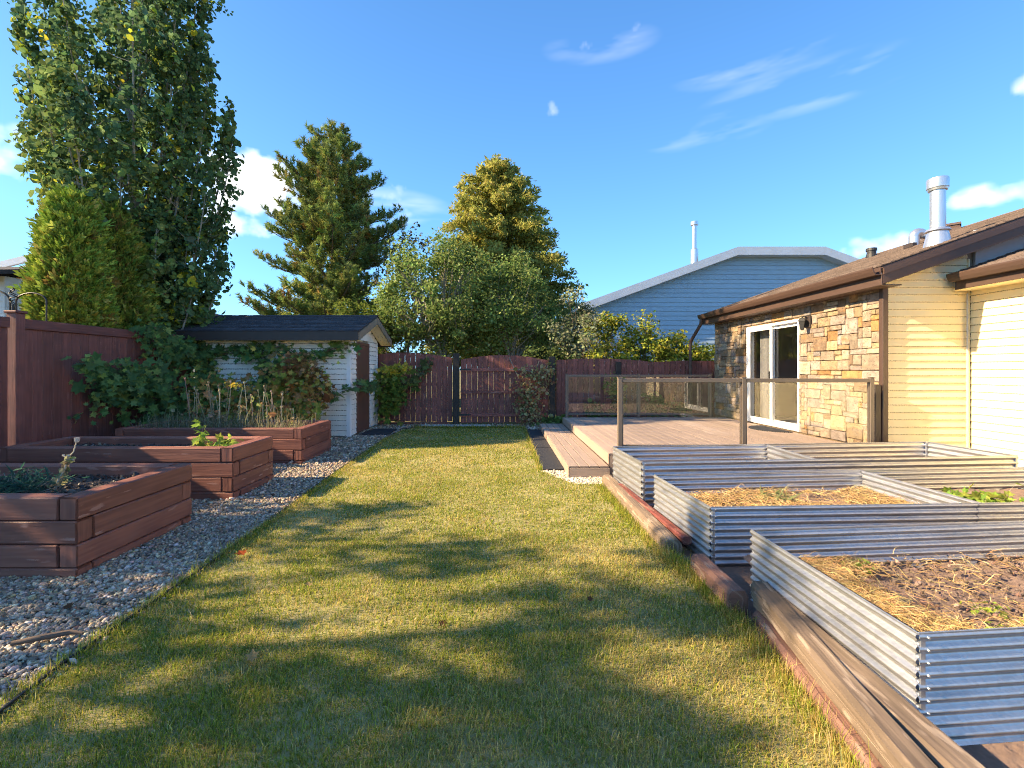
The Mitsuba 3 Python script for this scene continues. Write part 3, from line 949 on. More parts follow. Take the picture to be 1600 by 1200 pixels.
m = MB().add(*straw(85000, place_a, lambda q: .225 + .06 * meshkit.fbm(np.c_[q * 3, q[:, :1] * 0], 3, 1), 21, .066, .0027, [(1.665, 2.98), (1.69, 1.87), (4.26, 2.09), (4.24, 3.2)]))
m.put('straw', 'mat_stalk', color=True, label='golden straw mulch in the left part of the nearest metal planter', cat='straw', kind='stuff')
m = MB().add(*straw(15000, place_b, lambda q: .25 + .06 * meshkit.fbm(np.c_[q * 3, q[:, :1] * 0], 3, 2), 22, .085, .0036, [(1.55, 4.54), (1.62, 3.54), (3.72, 3.66), (3.69, 4.72)]))
m.put('straw', 'mat_stalk', color=True, label='golden straw mulch in the left half of the middle metal planter', cat='straw', kind='stuff')


# ------------------------------------------------------------------ timber edging on the right
def rough_timber(path, w, h, seed, power=5.0, n=16, amp=.006, steps=24):
    path = np.asarray(path, float)
    t = np.linspace(0, 1, steps)
    c = path[0] + (path[-1] - path[0]) * t[:, None]
    d = (path[-1] - path[0]) / np.linalg.norm(path[-1] - path[0])
    side = np.cross(d, [0, 0, 1.0])
    side /= np.linalg.norm(side)
    up = np.cross(side, d)
    th = (np.arange(n) + .5) * 2 * np.pi / n
    rr = (np.abs(np.cos(th)) ** power + np.abs(np.sin(th)) ** power) ** (-1 / power)
    a, b = rr * np.cos(th) * w / 2, rr * np.sin(th) * h / 2
    v = (c[:, None] + a[None, :, None] * side + b[None, :, None] * up).reshape(-1, 3)
    k = meshkit.fbm(v * [9, 5, 9] + seed * 3.7, 3, seed)
    cen = np.repeat(c, n, 0)
    v = v + (v - cen) / (np.linalg.norm(v - cen, axis=1, keepdims=True) + 1e-9) * ((k - .5) * 2 * amp)[:, None]
    i, j = np.meshgrid(np.arange(steps - 1), np.arange(n), indexing='ij')
    i, j = i.ravel(), j.ravel()
    q = (j + 1) % n
    f = np.stack([i * n + j, i * n + q, (i + 1) * n + q, (i + 1) * n + j], 1)
    f = np.vstack([f[:, [0, 1, 2]], f[:, [0, 2, 3]]])
    m = len(v)
    v = np.vstack([v, c[0], c[-1]])
    jj = np.arange(n)
    qq = (jj + 1) % n
    e = (steps - 1) * n
    f = np.vstack([f, np.stack([np.full(n, m), qq, jj], 1), np.stack([np.full(n, m + 1), e + jj, e + qq], 1)])
    s = np.linalg.norm(v - path[0], axis=1)
    uv = np.zeros((len(v), 2))
    uv[:, 0] = ((v - path[0]) @ d)
    uv[:m, 1] = np.tile(np.cumsum(np.full(n, (w + h) * 2 / n)), steps)
    uv[:, 1] += 4.0 * seed + .5
    if np.einsum('ij,ij->i', np.cross(v[f[:, 1]] - v[f[:, 0]], v[f[:, 2]] - v[f[:, 0]]), v[f].mean(1) - v.mean(0)).sum() < 0:
        f = f[:, ::-1]
    return v, f, uv


for pth, w, h, sd, pw, mat, lab in (
        ([(1.365, 6.0, .05), (1.375, 3.70, .05)], .135, .165, 5, 3.2, 'mat_old_timber', 'long weathered grey brown edging timber with a rounded end beside the middle of the lawn'),
        ([(1.43, 3.36, .07), (1.435, 2.80, .07)], .115, .17, 6, 6, 'mat_red_timber', 'short faded red edging timber between the long timber and the big one'),
        ([(1.58, 2.82, .14), (1.32, 1.1, .14)], .112, .125, 7, 7, 'mat_old_timber', 'upper weathered brown beam of the stacked edging at the lower right'),
        ([(1.578, 2.76, .122), (1.53, 1.1, .122)], .15, .13, 8, 7, 'mat_old_timber', 'inner weathered beam lying against the nearest metal planter'),
        ([(1.535, 2.72, .01), (1.29, 1.1, .01)], .11, .13, 9, 6, 'mat_red_timber', 'lower reddish beam under the stacked edging at the lower right')):
    MB().add(*rough_timber(pth, w, h, sd, pw, amp=.009 if sd == 5 else .005)).put('edging_timber', mat, smooth=False, label=lab, cat='timber', group='timbers edging the right of the lawn')
MB().add(*rough_timber([(1.405, 5.5, .105), (1.49, 3.72, .115)], .075, .06, 10, 7, amp=.004)).put('red_board', 'mat_red_board', label='narrow red painted board lying between the long timber and the metal planters', cat='board')

# ------------------------------------------------------------------ deck with step
deck = thing('wooden_deck', 'pinkish brown plank deck with one long step, in front of the stone wall', 'deck')
rng = np.random.default_rng(17)
x = 1.5
while x < 5.46:
    w = min(.138, 5.48 - x)
    MB().add(*box(x, x + w, 6.46, 11.34, .296, .32 + rng.uniform(-.0015, .0015), .004, 1)).put('board', 'mat_deck', parent=deck)
    x += .1470
for a in ((1.484, 1.498, 6.44, 11.36, .165, .318), (1.5, 5.5, 6.44, 6.457, .0, .292), (1.5, 5.5, 11.345, 11.36, .0, .316)):
    MB().add(*box(*a, .003)).put('fascia_board', 'mat_deck', parent=deck)
MB().add(*box(1.52, 5.4, 6.5, 11.3, -.02, .29, .003)).put('joist_frame', 'mat_dark_post', parent=deck)
st = numbered(deck + '__step')
x = .925
for k in range(4):
    MB().add(*box(x, x + .131, 6.37, 11.36, .136, .16 + rng.uniform(-.001, .001), .004, 1)).put('board', 'mat_deck', parent=st)
    x += .1405
for a in ((.912, .924, 6.355, 11.37, -.01, .158), (.926, 1.484, 6.350, 6.368, -.01, .132), (.926, 1.484, 11.362, 11.374, -.01, .155)):
    MB().add(*box(*a, .003)).put('riser', 'mat_deck', parent=st)
MB().add(*box(.95, 1.48, 6.38, 11.35, -.02, .13, .003)).put('joist_frame', 'mat_dark_post', parent=st)


def railing(label, y, xs, ztop, ends):
    t = thing('glass_railing', label, 'railing', 'taupe glass railings of the deck')
    for i, x in enumerate(xs):
        MB().add(*box(x - .029, x + .029, y - .029, y + .029, .322, ztop + .004, .004)).put('post', 'mat_rail', parent=t)
        MB().add(*box(x - .055, x + .055, y - .055, y + .055, .3225, .334, .003)).put('base_plate', 'mat_rail', parent=t)
        MB().add(*box(x - .034, x + .034, y - .034, y + .034, ztop + .0045, ztop + .014, .003)).put('post_cap', 'mat_rail', parent=t)
    for a, b in zip(xs[:-1], xs[1:]):
        MB().add(*box(a + .03, b - .03, y - .025, y + .025, ztop - .062, ztop - .006, .005)).put('top_rail', 'mat_rail', parent=t)
        MB().add(*box(a + .03, b - .03, y - .016, y + .016, .385, .42, .003)).put('bottom_rail', 'mat_rail', parent=t)
        for s in (a + .040, b - .040):
            MB().add(*box(s - .009, s + .009, y - .011, y + .011, .421, ztop - .063, .002)).put('channel', 'mat_rail', parent=t)
        v = np.array([[a + .045, y, .415], [b - .045, y, .415], [b - .045, y, ztop - .058], [a + .045, y, ztop - .058]])
        MB().add(v, np.array([[0, 1, 2], [0, 2, 3]])).put('glass_pane', 'mat_tinted_pane', parent=t)
    return t


railing('near taupe glass railing of two wide panes along the front of the deck', 6.60, [1.68, 3.45, 5.28], 1.375, 1)
railing('far taupe glass railing of two panes along the back of the deck', 11.27, [1.57, 3.33, 5.08], 1.375, 1)

# ------------------------------------------------------------------ garden shed
shed = thing('garden_shed', 'white clapboard garden shed with a dark shingle roof and a brown door', 'shed')
SX0, SX1, SY0, SY1 = -6.5, -3.34, 10.1, 12.3
wall = numbered(shed + '__wall')
rng = np.random.default_rng(23)
body = MB()
body.add(*box(SX0, SX1 - .02, SY0 + .02, SY1, 0, 2.24, .002))
body.add(*prism([(SY0 + .02, 2.238), (SY1, 2.238), (11.2, 2.60)], SX0 + .1, SX1 - .02, 0))
body.put('wall_core', 'mat_taupe_trim', parent=shed)
pid = 0
z = .03
while z < 2.25:
    h = .113
    pid += 1
    MB().add(*lap((SX0, SY0 + .02), (SX1 - .06, SY0 + .02), z + .014, z + h, (0, -1), .030, .014, pid)).put('siding_board', 'mat_shed_siding', parent=wall)
    segs = [(SY0 + .06, 10.53), (11.50, SY1)] if z < 2.12 else [(SY0 + .06, SY1)]
    for a, b in segs:
        MB().add(*lap((SX1 - .02, a), (SX1 - .02, b), z + .014, z + h, (1, 0), .030, .014, pid)).put('siding_board', 'mat_shed_siding', parent=wall)
    z += h
while z < 2.56:
    hw = max(.05, (2.62 - z) / .345 - .06)
    MB().add(*lap((SX1 - .02, 11.2 - hw), (SX1 - .02, 11.2 + hw), z, z + .113, (1, 0), .022, .008, pid)).put('siding_board', 'mat_shed_siding', parent=wall)
    z += .113
MB().add(*box(SX1 - .075, SX1 + .012, SY0 - .012, SY0 + .075, 0, 2.24, .006)).put('corner_trim', 'mat_white_trim', parent=shed)
MB().add(*box(SX1 - .02, SX1 + .012, SY1 - .06, SY1 + .012, 0, 2.2, .006)).put('corner_trim', 'mat_white_trim', parent=shed)
dr_ = MB().add(*box(SX1 - .018, SX1 + .018, 10.60, 11.42, .03, 2.06, .006)).put('door', 'mat_door_brown', parent=shed)
for a in ((10.53, 10.598, .0, 2.13), (11.422, 11.49, .0, 2.13)):
    MB().add(*box(SX1 - .018, SX1 + .026, a[0], a[1], a[2], a[3], .005)).put('door_frame', 'mat_door_brown', parent=shed)
MB().add(*box(SX1 - .018, SX1 + .026, 10.599, 11.421, 2.065, 2.13, .005)).put('door_frame', 'mat_door_brown', parent=shed)
MB().add(*tube([(SX1 + .019, 11.34, 1.0), (SX1 + .06, 11.34, 1.0)], [.02, .026], 10)).put('handle', 'mat_bright_metal', parent=dr_)
RX0, RX1, RE0, RR, RE1 = -6.92, -3.05, 9.76, 11.2, 12.64
ZE, ZR = 2.31, 2.79


def roof_slab(y0, z0, y1, z1, x0, x1, th=.05):
    return prism([(y0, z0 - th), (y1, z1 - th), (y1, z1), (y0, z0)], x0, x1, 0)


roof = numbered(shed + '__roof')
m = MB().add(*roof_slab(RE0, ZE, RR, ZR, RX0, RX1)).add(*roof_slab(RR + .001, ZR, RE1, ZE, RX0, RX1))
scene[roof] = mikit.ply((np.vstack(m.v), np.vstack(m.f)), 'mat_dark_fascia')
m = MB()
n = 11
for side, (ya, yb) in enumerate(((RE0 - .03, RR), (RE1 + .03, RR))):
    for k in range(n):
        y0, y1 = ya + (yb - ya) * k / n, ya + (yb - ya) * (k + 1.12) / n
        za, zb = ZE - .006 + (ZR - ZE) * k / n + .010, ZE - .006 + (ZR - ZE) * (k + 1.12) / n + .004
        x = RX0 - .02 - (k % 2) * .08 - rng.uniform(0, .05)
        while x < RX1 + .02:
            w = rng.uniform(.13, .24)
            a, b = max(x, RX0 - .02), min(x + w - .004, RX1 + .02)
            if b > a + .01:
                t = rng.uniform(.004, .013)
                v = np.array([[a, y0, za], [b, y0, za], [b, y1, zb], [a, y1, zb], [a, y0, za + t], [b, y0, za + t], [b, y1, zb + .002], [a, y1, zb + .002]])
                f = np.array([[0, 1, 5], [0, 5, 4], [4, 5, 6], [4, 6, 7], [1, 2, 6], [1, 6, 5], [0, 4, 7], [0, 7, 3]])
                m.add(v, f if side == 0 else f[:, ::-1], np.full((8, 2), 4.0 * int(rng.integers(0, 64)) + 1.0))
            x += w
m.put('shingle', 'mat_black_shingle', parent=roof, kind='stuff')
m = MB()
for k in range(22):
    a = RX0 - .02 + k * .178
    m.add(*prism([(RR - .13, ZR - .028), (RR, ZR + .016), (RR + .13, ZR - .028), (RR + .13, ZR - .019), (RR, ZR + .026 + .003 * (k % 2)), (RR - .13, ZR - .019)], a, min(a + .19, RX1 + .02), 0))
m.put('ridge_cap', 'mat_black_shingle', parent=roof)
MB().add(*box(RX0, RX1, RE0 - .022, RE0 - .001, ZE - .20, ZE - .004, .005)).put('fascia', 'mat_dark_fascia', parent=shed)
MB().add(*box(RX0, RX1, RE1 + .001, RE1 + .022, ZE - .20, ZE - .004, .005)).put('fascia', 'mat_dark_fascia', parent=shed)
MB().add(*prism([(RE0, ZE - .20), (RR, ZR - .19), (RR, ZR - .03), (RE0, ZE - .03)], RX1 - .002, RX1 + .022, 0)).put('rake_board', 'mat_taupe_trim', parent=shed)
MB().add(*prism([(RR + .002, ZR - .19), (RE1, ZE - .20), (RE1, ZE - .03), (RR + .002, ZR - .03)], RX1 - .002, RX1 + .022, 0)).put('rake_board', 'mat_taupe_trim', parent=shed)
MB().add(*box(SX0, RX1 - .01, RE0, SY0 + .01, ZE - .2, ZE - .185, .003)).put('soffit', 'mat_yellow_siding', parent=shed)
m = MB()
for k in range(3):
    a = SX1 + .02 + k * .09
    for (ya, za, yb, zb) in ((RE0 + .03, ZE - .165, RR, ZR - .16), (RR, ZR - .16, RE1 - .03, ZE - .165)):
        m.add(*prism([(ya, za - .006), (yb, zb - .006), (yb, zb), (ya, za)], a, a + .084, 0))
m.put('soffit', 'mat_yellow_siding', parent=shed)

# ------------------------------------------------------------------ the house on the right
house = thing('bungalow', 'bungalow with a stone veneer wall, yellow clapboard and a brown shingle roof', 'house')
HX, HY0, HY1 = 5.55, 6.7, 12.0
DY0, DY1, DZ0, DZ1 = 8.57, 10.42, .335, 2.44
sw = numbered(house + '__stone_wall')
m = MB()
for a in ((HX, HX + .2, HY0 + .03, DY0, 0, 2.9), (HX, HX + .2, DY1, HY1, 0, 2.9), (HX + .001, HX + .199, DY0, DY1, DZ1, 2.9), (HX + .001, HX + .199, DY0, DY1, 0, DZ0)):
    m.add(*box(*a, .001))
scene[sw] = mikit.ply((np.vstack(m.v), np.vstack(m.f)), 'mat_mortar')
r = np.random.default_rng(77)
cy, cz = .1104, .1035
ny, nz = 62, 29
grid = np.zeros((ny, nz), bool)
y_of = lambda i: HY0 + .03 + i * (HY1 - HY0 - .04) / ny
z_of = lambda j: .325 + j * (2.72 - .325) / nz
for i in range(ny):
    for j in range(nz):
        if y_of(i + 1) > DY0 + .03 and y_of(i) < DY1 - .03 and z_of(j) < DZ1 - .03:
            grid[i, j] = True
sizes = [(2, 1), (3, 1), (4, 1), (2, 2), (3, 2), (4, 2), (1, 1), (5, 2), (4, 3), (1, 2), (3, 3), (2, 3)]
wts = np.array([5, 6, 4, 4, 6, 5, 1.6, 2, 1.6, 1.5, 1, .8])
order = [(i, j) for j in range(nz) for i in range(ny)]
for i, j in order:
    if grid[i, j]:
        continue
    cand = [(w, h, q) for (w, h), q in zip(sizes, wts) if i + w <= ny and j + h <= nz and not grid[i:i + w, j:j + h].any()]
    w, h, _ = cand[r.choice(len(cand), p=np.array([c[2] for c in cand]) / sum(c[2] for c in cand))] if cand else (1, 1, 0)
    grid[i:i + w, j:j + h] = True
    y0, y1, z0, z1 = y_of(i) + .005, y_of(i + w) - .005, z_of(j) + .005, z_of(j + h) - .005
    if y1 > DY0 and y0 < DY1 and z0 < DZ1:
        y0, y1 = (max(y0, DY1 + .004), y1) if (y0 + y1) / 2 > (DY0 + DY1) / 2 and y0 > (DY0 + DY1) / 2 else (y0, min(y1, DY0 - .004)) if y1 < (DY0 + DY1) / 2 else (y0, y1)
        if z1 > DZ1 and z0 < DZ1 and y0 < DY1 and y1 > DY0:
            z0 = DZ1 + .004
    d = r.uniform(.022, .048)
    v, f, uv = box(HX - d, HX + .004, y0, y1, z0, z1, .012, 1, int(r.integers(0, 64)))
    fr = v[:, 0] < HX - d * .3
    v[fr] += r.uniform(-1, 1, (fr.sum(), 3)) * [.008, .0035, .0035]
    MB().add(v, f, uv).put('stone', 'mat_stone', parent=sw)

# sliding door
sd = numbered(house + '__sliding_door')
xf = HX - .035


def frame_bar(name, y0, y1, z0, z1, x0, x1, parent=sd, mat='mat_white_trim'):
    return MB().add(*box(x0, x1, y0, y1, z0, z1, .004)).put(name, mat, parent=parent)


frame_bar('frame', DY0, DY0 + .05, DZ0, DZ1, xf, HX + .12)
frame_bar('frame', DY1 - .05, DY1, DZ0, DZ1, xf, HX + .12)
frame_bar('frame', DY0 + .051, DY1 - .051, DZ1 - .05, DZ1, xf, HX + .12)
frame_bar('frame', DY0 + .051, DY1 - .051, DZ0, DZ0 + .05, xf, HX + .12)
ym = (DY0 + DY1) / 2
for (a, b, x) in ((ym - .02, DY1 - .052, xf + .012), (DY0 + .052, ym + .05, xf + .065)):
    for q in ((a, a + .055, DZ0 + .053, DZ1 - .053), (b - .055, b, DZ0 + .053, DZ1 - .053), (a + .056, b - .056, DZ1 - .115, DZ1 - .053), (a + .056, b - .056, DZ0 + .053, DZ0 + .125)):
        frame_bar('sash', *q, x, x + .04)
    v = np.array([[x + .02, a + .05, DZ0 + .12], [x + .02, b - .05, DZ0 + .12], [x + .02, b - .05, DZ1 - .11], [x + .02, a + .05, DZ1 - .11]])
    MB().add(v, np.array([[0, 2, 1], [0, 3, 2]])).put('glass_pane', 'mat_glass', parent=sd)
frame_bar('handle', ym + .012, ym + .032, 1.22, 1.46, xf - .02, xf + .008, mat='mat_black')
# the room behind the glass
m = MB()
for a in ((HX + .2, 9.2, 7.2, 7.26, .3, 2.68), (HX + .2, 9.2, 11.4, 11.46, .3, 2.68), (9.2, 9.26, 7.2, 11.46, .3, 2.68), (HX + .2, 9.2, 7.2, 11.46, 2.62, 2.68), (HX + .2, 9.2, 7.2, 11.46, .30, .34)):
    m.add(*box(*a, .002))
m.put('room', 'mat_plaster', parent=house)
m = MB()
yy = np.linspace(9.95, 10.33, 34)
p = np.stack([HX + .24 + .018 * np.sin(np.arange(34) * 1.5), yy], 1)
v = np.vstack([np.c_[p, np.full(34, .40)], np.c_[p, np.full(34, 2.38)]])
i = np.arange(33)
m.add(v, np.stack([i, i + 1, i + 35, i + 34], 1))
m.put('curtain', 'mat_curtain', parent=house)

# yellow gable wall and overexposed side wall of the wing
GX1 = 6.79
PIT, EX, EZ = .349, 5.27, 2.93
yw = numbered(house + '__yellow_wall')
m = MB()
m.add(*prism([(HX + .027, 0), (14, 0), (14, 2.8), (9.6, 4.33), (HX + .027, 2.93)], HY0 + .016, HY0 + .029))
scene[yw] = mikit.ply((np.vstack(m.v), np.vstack(m.f)), 'mat_taupe_trim')
z, k = .12, 0
while z < 3.12:
    a = max(HX + .03, HX + (z - 2.76) / PIT)
    if a < GX1 - .03:
        MB().add(*lap((a, HY0 + .016), (GX1 - .026, HY0 + .016), z + .0075, z + .107, (0, -1), .020, .004, k)).put('siding_board', 'mat_yellow_siding', parent=yw)
    z += .107
    k += 1
MB().add(*box(GX1 - .025, GX1 - .001, HY0 - .012, HY0 + .015, .1, 3.1, .003)).put('corner_trim', 'mat_yellow_siding', parent=house)
MB().add(*box(HX - .055, HX + .028, HY0 - .045, HY0 + .029, 0, 2.72, .006)).put('corner_trim', 'mat_brown_trim', parent=house)
ws = numbered(house + '__wing_wall')
m = MB().add(*box(GX1 + .016, GX1 + .2, .8, HY0 + .014, 0, 2.74, .002))
scene[ws] = mikit.ply((np.vstack(m.v), np.vstack(m.f)), 'mat_taupe_trim')
z, k = .10, 40
while z < 2.66:
    MB().add(*lap((GX1 + .016, .8), (GX1 + .016, HY0 - .013), z + .0085, min(z + .107, 2.73), (-1, 0), .020, .006, k)).put('siding_board', 'mat_yellow_siding', parent=ws)
    z += .107
    k += 1
MB().add(*box(GX1 + .06, 10.5, HY0 - .03, HY0 + .012, 2.75, 3.52, .004)).put('grey_panel', 'mat_grey_panel', parent=house, label='grey flashing panel above the roof of the wing')

# main roof
RXR, RZR, RY0, RY1 = 9.61, EZ + PIT * (9.61 - 5.27), 6.40, 12.12
rf_ = numbered(house + '__roof')
m = MB().add(*prism([(EX, EZ - .09), (RXR, RZR - .09), (RXR, RZR), (EX, EZ)], RY0, RY1)).add(*prism([(RXR, RZR - .09), (14.0, EZ - .09), (14.0, EZ), (RXR, RZR)], RY0, RY1))
scene[rf_] = mikit.ply((np.vstack(m.v), np.vstack(m.f)), 'mat_brown_trim')


def shingles(x0, z0, x1, z1, ya, yb, n, r):
    """Courses of three-tab shingles on a slope rising along x."""
    m = MB()
    for k in range(n):
        a, b = x0 - .02 + (x1 - x0) * k / n, x0 - .02 + (x1 - x0) * (k + 1.1) / n
        za, zb = z0 + (z1 - z0) * k / n + .012, z0 + (z1 - z0) * (k + 1.1) / n + .004
        y = ya - r.uniform(0, .2)
        while y < yb:
            w = r.uniform(.22, .33)
            c, d = max(y, ya), min(y + w - .006, yb)
            if d > c + .01:
                t = r.uniform(.004, .010)
                v = np.array([[a, c, za - .01], [a, d, za - .01], [b, d, zb - .004], [b, c, zb - .004], [a, c, za + t], [a, d, za + t], [b, d, zb + .003], [b, c, zb + .003]])
                f = np.array([[0, 4, 5], [0, 5, 1], [4, 7, 6], [4, 6, 5], [1, 5, 6], [1, 6, 2], [0, 3, 7], [0, 7, 4]])
                m.add(v, f, np.full((8, 2), 4.0 * int(r.integers(0, 64)) + 1.0))
            y += w
    return m


shingles(EX, EZ, RXR, RZR, RY0 - .015, RY1 + .015, 33, np.random.default_rng(4)).put('shingle', 'mat_brown_shingle', parent=rf_, kind='stuff')
MB().add(*prism([(RXR - .16, RZR - .04), (RXR, RZR + .02), (RXR + .16, RZR - .04), (RXR + .16, RZR - .028), (RXR, RZR + .034), (RXR - .16, RZR - .028)], RY0, RY1)).put('ridge_cap', 'mat_brown_shingle', parent=rf_)
# rake boards: two stepped boards at the near gable end, one at the far end
for name, ya, yb, d0, d1 in (('rake_board', RY0 - .022, RY0 - .002, -.24, -.012), ('drip_moulding', RY0 - .04, RY0 - .0225, -.115, -.03), ('rake_board', RY1 + .002, RY1 + .02, -.24, -.012)):
    MB().add(*prism([(EX, EZ + d0), (RXR, RZR + d0), (RXR, RZR + d1), (EX, EZ + d1)], ya, yb)).put(name, 'mat_brown_trim', parent=house)
MB().add(*prism([(EX + .02, EZ - .245), (RXR, RZR - .245), (RXR, RZR - .23), (EX + .02, EZ - .23)], RY0 - .001, HY0 + .015)).put('soffit', 'mat_brown_trim', parent=house)
MB().add(*box(EX - .001, HX + .002, RY0, RY1, EZ - .262, EZ - .247, .003)).put('soffit', 'mat_brown_trim', parent=house)
MB().add(*box(EX - .02, EX - .002, RY0 - .021, RY1, EZ - .262, EZ - .10, .004)).put('fascia', 'mat_brown_trim', parent=house)


def gutter(x, z, y0, y1):
    g = [(x, z), (x - .012, z), (x - .012, z - .10), (x - .075, z - .10), (x - .098, z - .06), (x - .112, z - .015), (x - .112, z), (x - .125, z), (x - .125, z - .02), (x - .11, z - .066), (x - .082, z - .112), (x, z - .112)]
    return prism(g, y0, y1)


MB().add(*gutter(EX - .022, EZ - .012, RY0 - .02, RY1)).put('gutter', 'mat_brown_trim', parent=house)
MB().add(*tube([(EX - .08, 12.02, EZ - .12), (EX - .09, 12.04, EZ - .26), (5.06, 12.30, 2.30), (5.03, 12.34, 2.16), (5.03, 12.34, .25)], [.042] * 5, 8)).put('downspout', 'mat_brown_trim', smooth=50, parent=house)
MB().add(*box(HX - .155, HX - .06, HY0 - .03, HY0 + .04, .33, 1.28, .01)).put('downspout', 'mat_dark_fascia', parent=house)

# wing roof
WX, WZ = 6.50, 2.87
wr = numbered(house + '__wing_roof')
m = MB().add(*prism([(WX, WZ - .09), (10.4, WZ - .09 + PIT * 3.9), (10.4, WZ + PIT * 3.9), (WX, WZ)], .8, HY0 - .035))
scene[wr] = mikit.ply((np.vstack(m.v), np.vstack(m.f)), 'mat_brown_trim')
shingles(WX, WZ, 10.4, WZ + PIT * 3.9, .8, HY0 - .034, 29, np.random.default_rng(8)).put('shingle', 'mat_brown_shingle', parent=wr, kind='stuff')
MB().add(*gutter(WX - .022, WZ - .012, .8, HY0 - .10)).put('gutter', 'mat_brown_trim', parent=house)
MB().add(*box(WX - .02, WX - .002, .8, HY0 - .12, WZ - .235, WZ - .095, .004)).put('fascia', 'mat_brown_trim', parent=house)
MB().add(*box(WX - .001, GX1 + .012, .8, HY0 - .04, WZ - .236, WZ - .222, .003)).put('soffit', 'mat_yellow_siding', parent=house)
MB().add(*box(WX - .02, GX1 - .03, HY0 - .118, HY0 - .10, WZ - .235, WZ - .01, .004)).put('end_board', 'mat_dark_fascia', parent=house)
MB().add(*tube([(GX1 - .06, HY0 - .03, 2.60), (GX1 - .06, HY0 - .03, .3)], [.010, .010], 8)).put('conduit', 'mat_grey_panel', parent=house)

# flue and vents on the roof
fl = numbered(house + '__flue')
fx, fy = 6.5, 6.88
fz = EZ + PIT * (fx - EX)
v, f = lathe([(0, .12), (.092, .12), (.092, 0.86), (.0, 0.86)], 28, (fx, fy, fz))
scene[fl] = mikit.ply((v, f), 'mat_bright_metal', 40)
for nm, prof in (('cone', [(.165, -.10), (.165, .0), (.118, .20), (.104, .20), (.104, .0)]), ('storm_collar', [(.094, .20), (.15, .20), (.135, .23), (.094, .245)]), ('cap', [(0, .84), (.128, .84), (.13, .85), (.13, .97), (.122, .985), (0, .99)]),
                 ('cap_base', [(.094, .805), (.112, .805), (.12, .838), (.094, .838)])):
    MB().add(*lathe(prof, 28, (fx, fy, fz))).put(nm, 'mat_bright_metal', smooth=40, parent=fl)
gx, gy = 7.93, 8.8
gz = EZ + PIT * (gx - EX)
vt = numbered(house + '__roof_vent')
a = np.linspace(np.pi, -.2, 10)
m = MB().add(*tube(np.c_[gx + .09 * np.cos(a) + .02, np.full(10, gy), gz + .16 + .09 * np.sin(a)], [.085] * 10, 12)).add(*tube([(gx - .07, gy, gz - .1), (gx - .07, gy, gz + .17)], [.085, .085], 12))
scene[vt] = mikit.ply((np.vstack(m.v), np.vstack(m.f)), 'mat_bright_metal', 40)
labels[vt] = {'label': 'silver gooseneck vent left of the tall flue'}
MB().add(*box(gx - .19, gx - .10, gy - .10, gy + .10, gz - .04, gz + .04, .004)).put('hood', 'mat_dark_fascia', parent=vt)
for x, y, w, h, mt, lb in ((8.81, 11.0, .095, .22, 'mat_black', 'small dark plumbing vent low on the ridge line'), (9.38, 9.64, .19, .16, 'mat_brown_trim', 'brown box vent near the ridge')):
    zz = EZ + PIT * (x - EX)
    vk = numbered(house + '__roof_vent')
    v, f = lathe([(w * 1.25, -.1), (w * 1.15, .05), (w, .09), (w, h * .7), (w * 1.18, h * .72), (w * 1.15, h), (0, h * 1.04)], 14 if w < .15 else 4, (x, y, zz))
    scene[vk] = mikit.ply((v, f), mt)
    labels[vk] = {'label': lb}

# wall lantern
wl = numbered(house + '__wall_lamp')
ly, lz = 8.30, 2.30
m = MB().add(*box(HX - .062, HX - .03, ly - .075, ly + .075, lz - .05, lz + .16, .006))
scene[wl] = mikit.ply((np.vstack(m.v), np.vstack(m.f)), 'mat_dark_fascia')
m = MB()
m.add(*lathe([(0, -.13), (.03, -.12), (.038, -.10), (.068, .03), (.075, .035), (.075, .05), (.05, .085), (.02, .10), (0, .11)], 4, (HX - .15, ly, lz + .03)))
m.put('lantern', 'mat_black', parent=wl)
MB().add(*tube([(HX - .06, ly, lz + .10), (HX - .10, ly, lz + .16), (HX - .15, ly, lz + .14)], [.011] * 3, 8)).put('arm', 'mat_black', parent=wl)

# ------------------------------------------------------------------ neighbours' houses
nb = thing('neighbour_house', 'blue clapboard house with white trimmed clipped gable behind the back fence', 'house')
NY = 20.0
P = [(3.9, 0), (3.9, 4.2), (10.06, 6.42), (13.67, 6.42), (19.8, 4.2), (19.8, 0)]
bw = numbered(nb + '__gable_wall')
m = MB().add(*prism(P, NY + .02, NY + .25)).add(*box(3.92, 4.1, NY + .25, 31, 0, 4.15, .01))
scene[bw] = mikit.ply((np.vstack(m.v), np.vstack(m.f)), 'mat_blue_siding')
z, k = .2, 0
while z < 6.3:
    h = .20
    zz = z + h * .6
    a = 3.9 if zz < 4.2 else 3.9 + (zz - 4.2) / 2.22 * 6.16
    b = 19.8 if zz < 4.2 else 19.8 - (zz - 4.2) / 2.22 * 6.13
    MB().add(*lap((a, NY + .02), (b, NY + .02), z + .018, min(z + h, 6.4), (0, -1), .034, .012, k)).put('siding_board', 'mat_blue_siding', parent=bw)
    z += h
    k += 1
z = .2
sw2 = numbered(nb + '__side_wall')
while z < 4.1:
    MB().add(*lap((3.92, NY + .05), (3.92, 31), z, z + .2, (-1, 0), .026, .006, k)).put('siding_board', 'mat_pale_siding', parent=sw2)
    z += .2
nr = numbered(nb + '__roof')
m = MB()
A, B, C, D = (3.45, 4.32), (10.0, 6.70), (13.7, 6.70), (20.2, 4.32)
m.add(*prism([(A[0], A[1] - .1), (B[0], B[1] - .1), (B[0] + 1.85, 7.28), (A[0], A[1])], NY - .42, 31.5))
y0 = NY - .42
v = np.array([[B[0], y0, B[1]], [C[0], y0, C[1]], [11.85, y0 + 2.6, 7.38], [B[0], y0, B[1] - .15], [C[0], y0, C[1] - .15], [11.85, y0 + 2.6, 7.1], [A[0], y0, A[1]], [A[0], 31.5, A[1]], [11.85, 31.5, 7.38], [D[0], y0, D[1]], [D[0], 31.5, D[1]]])
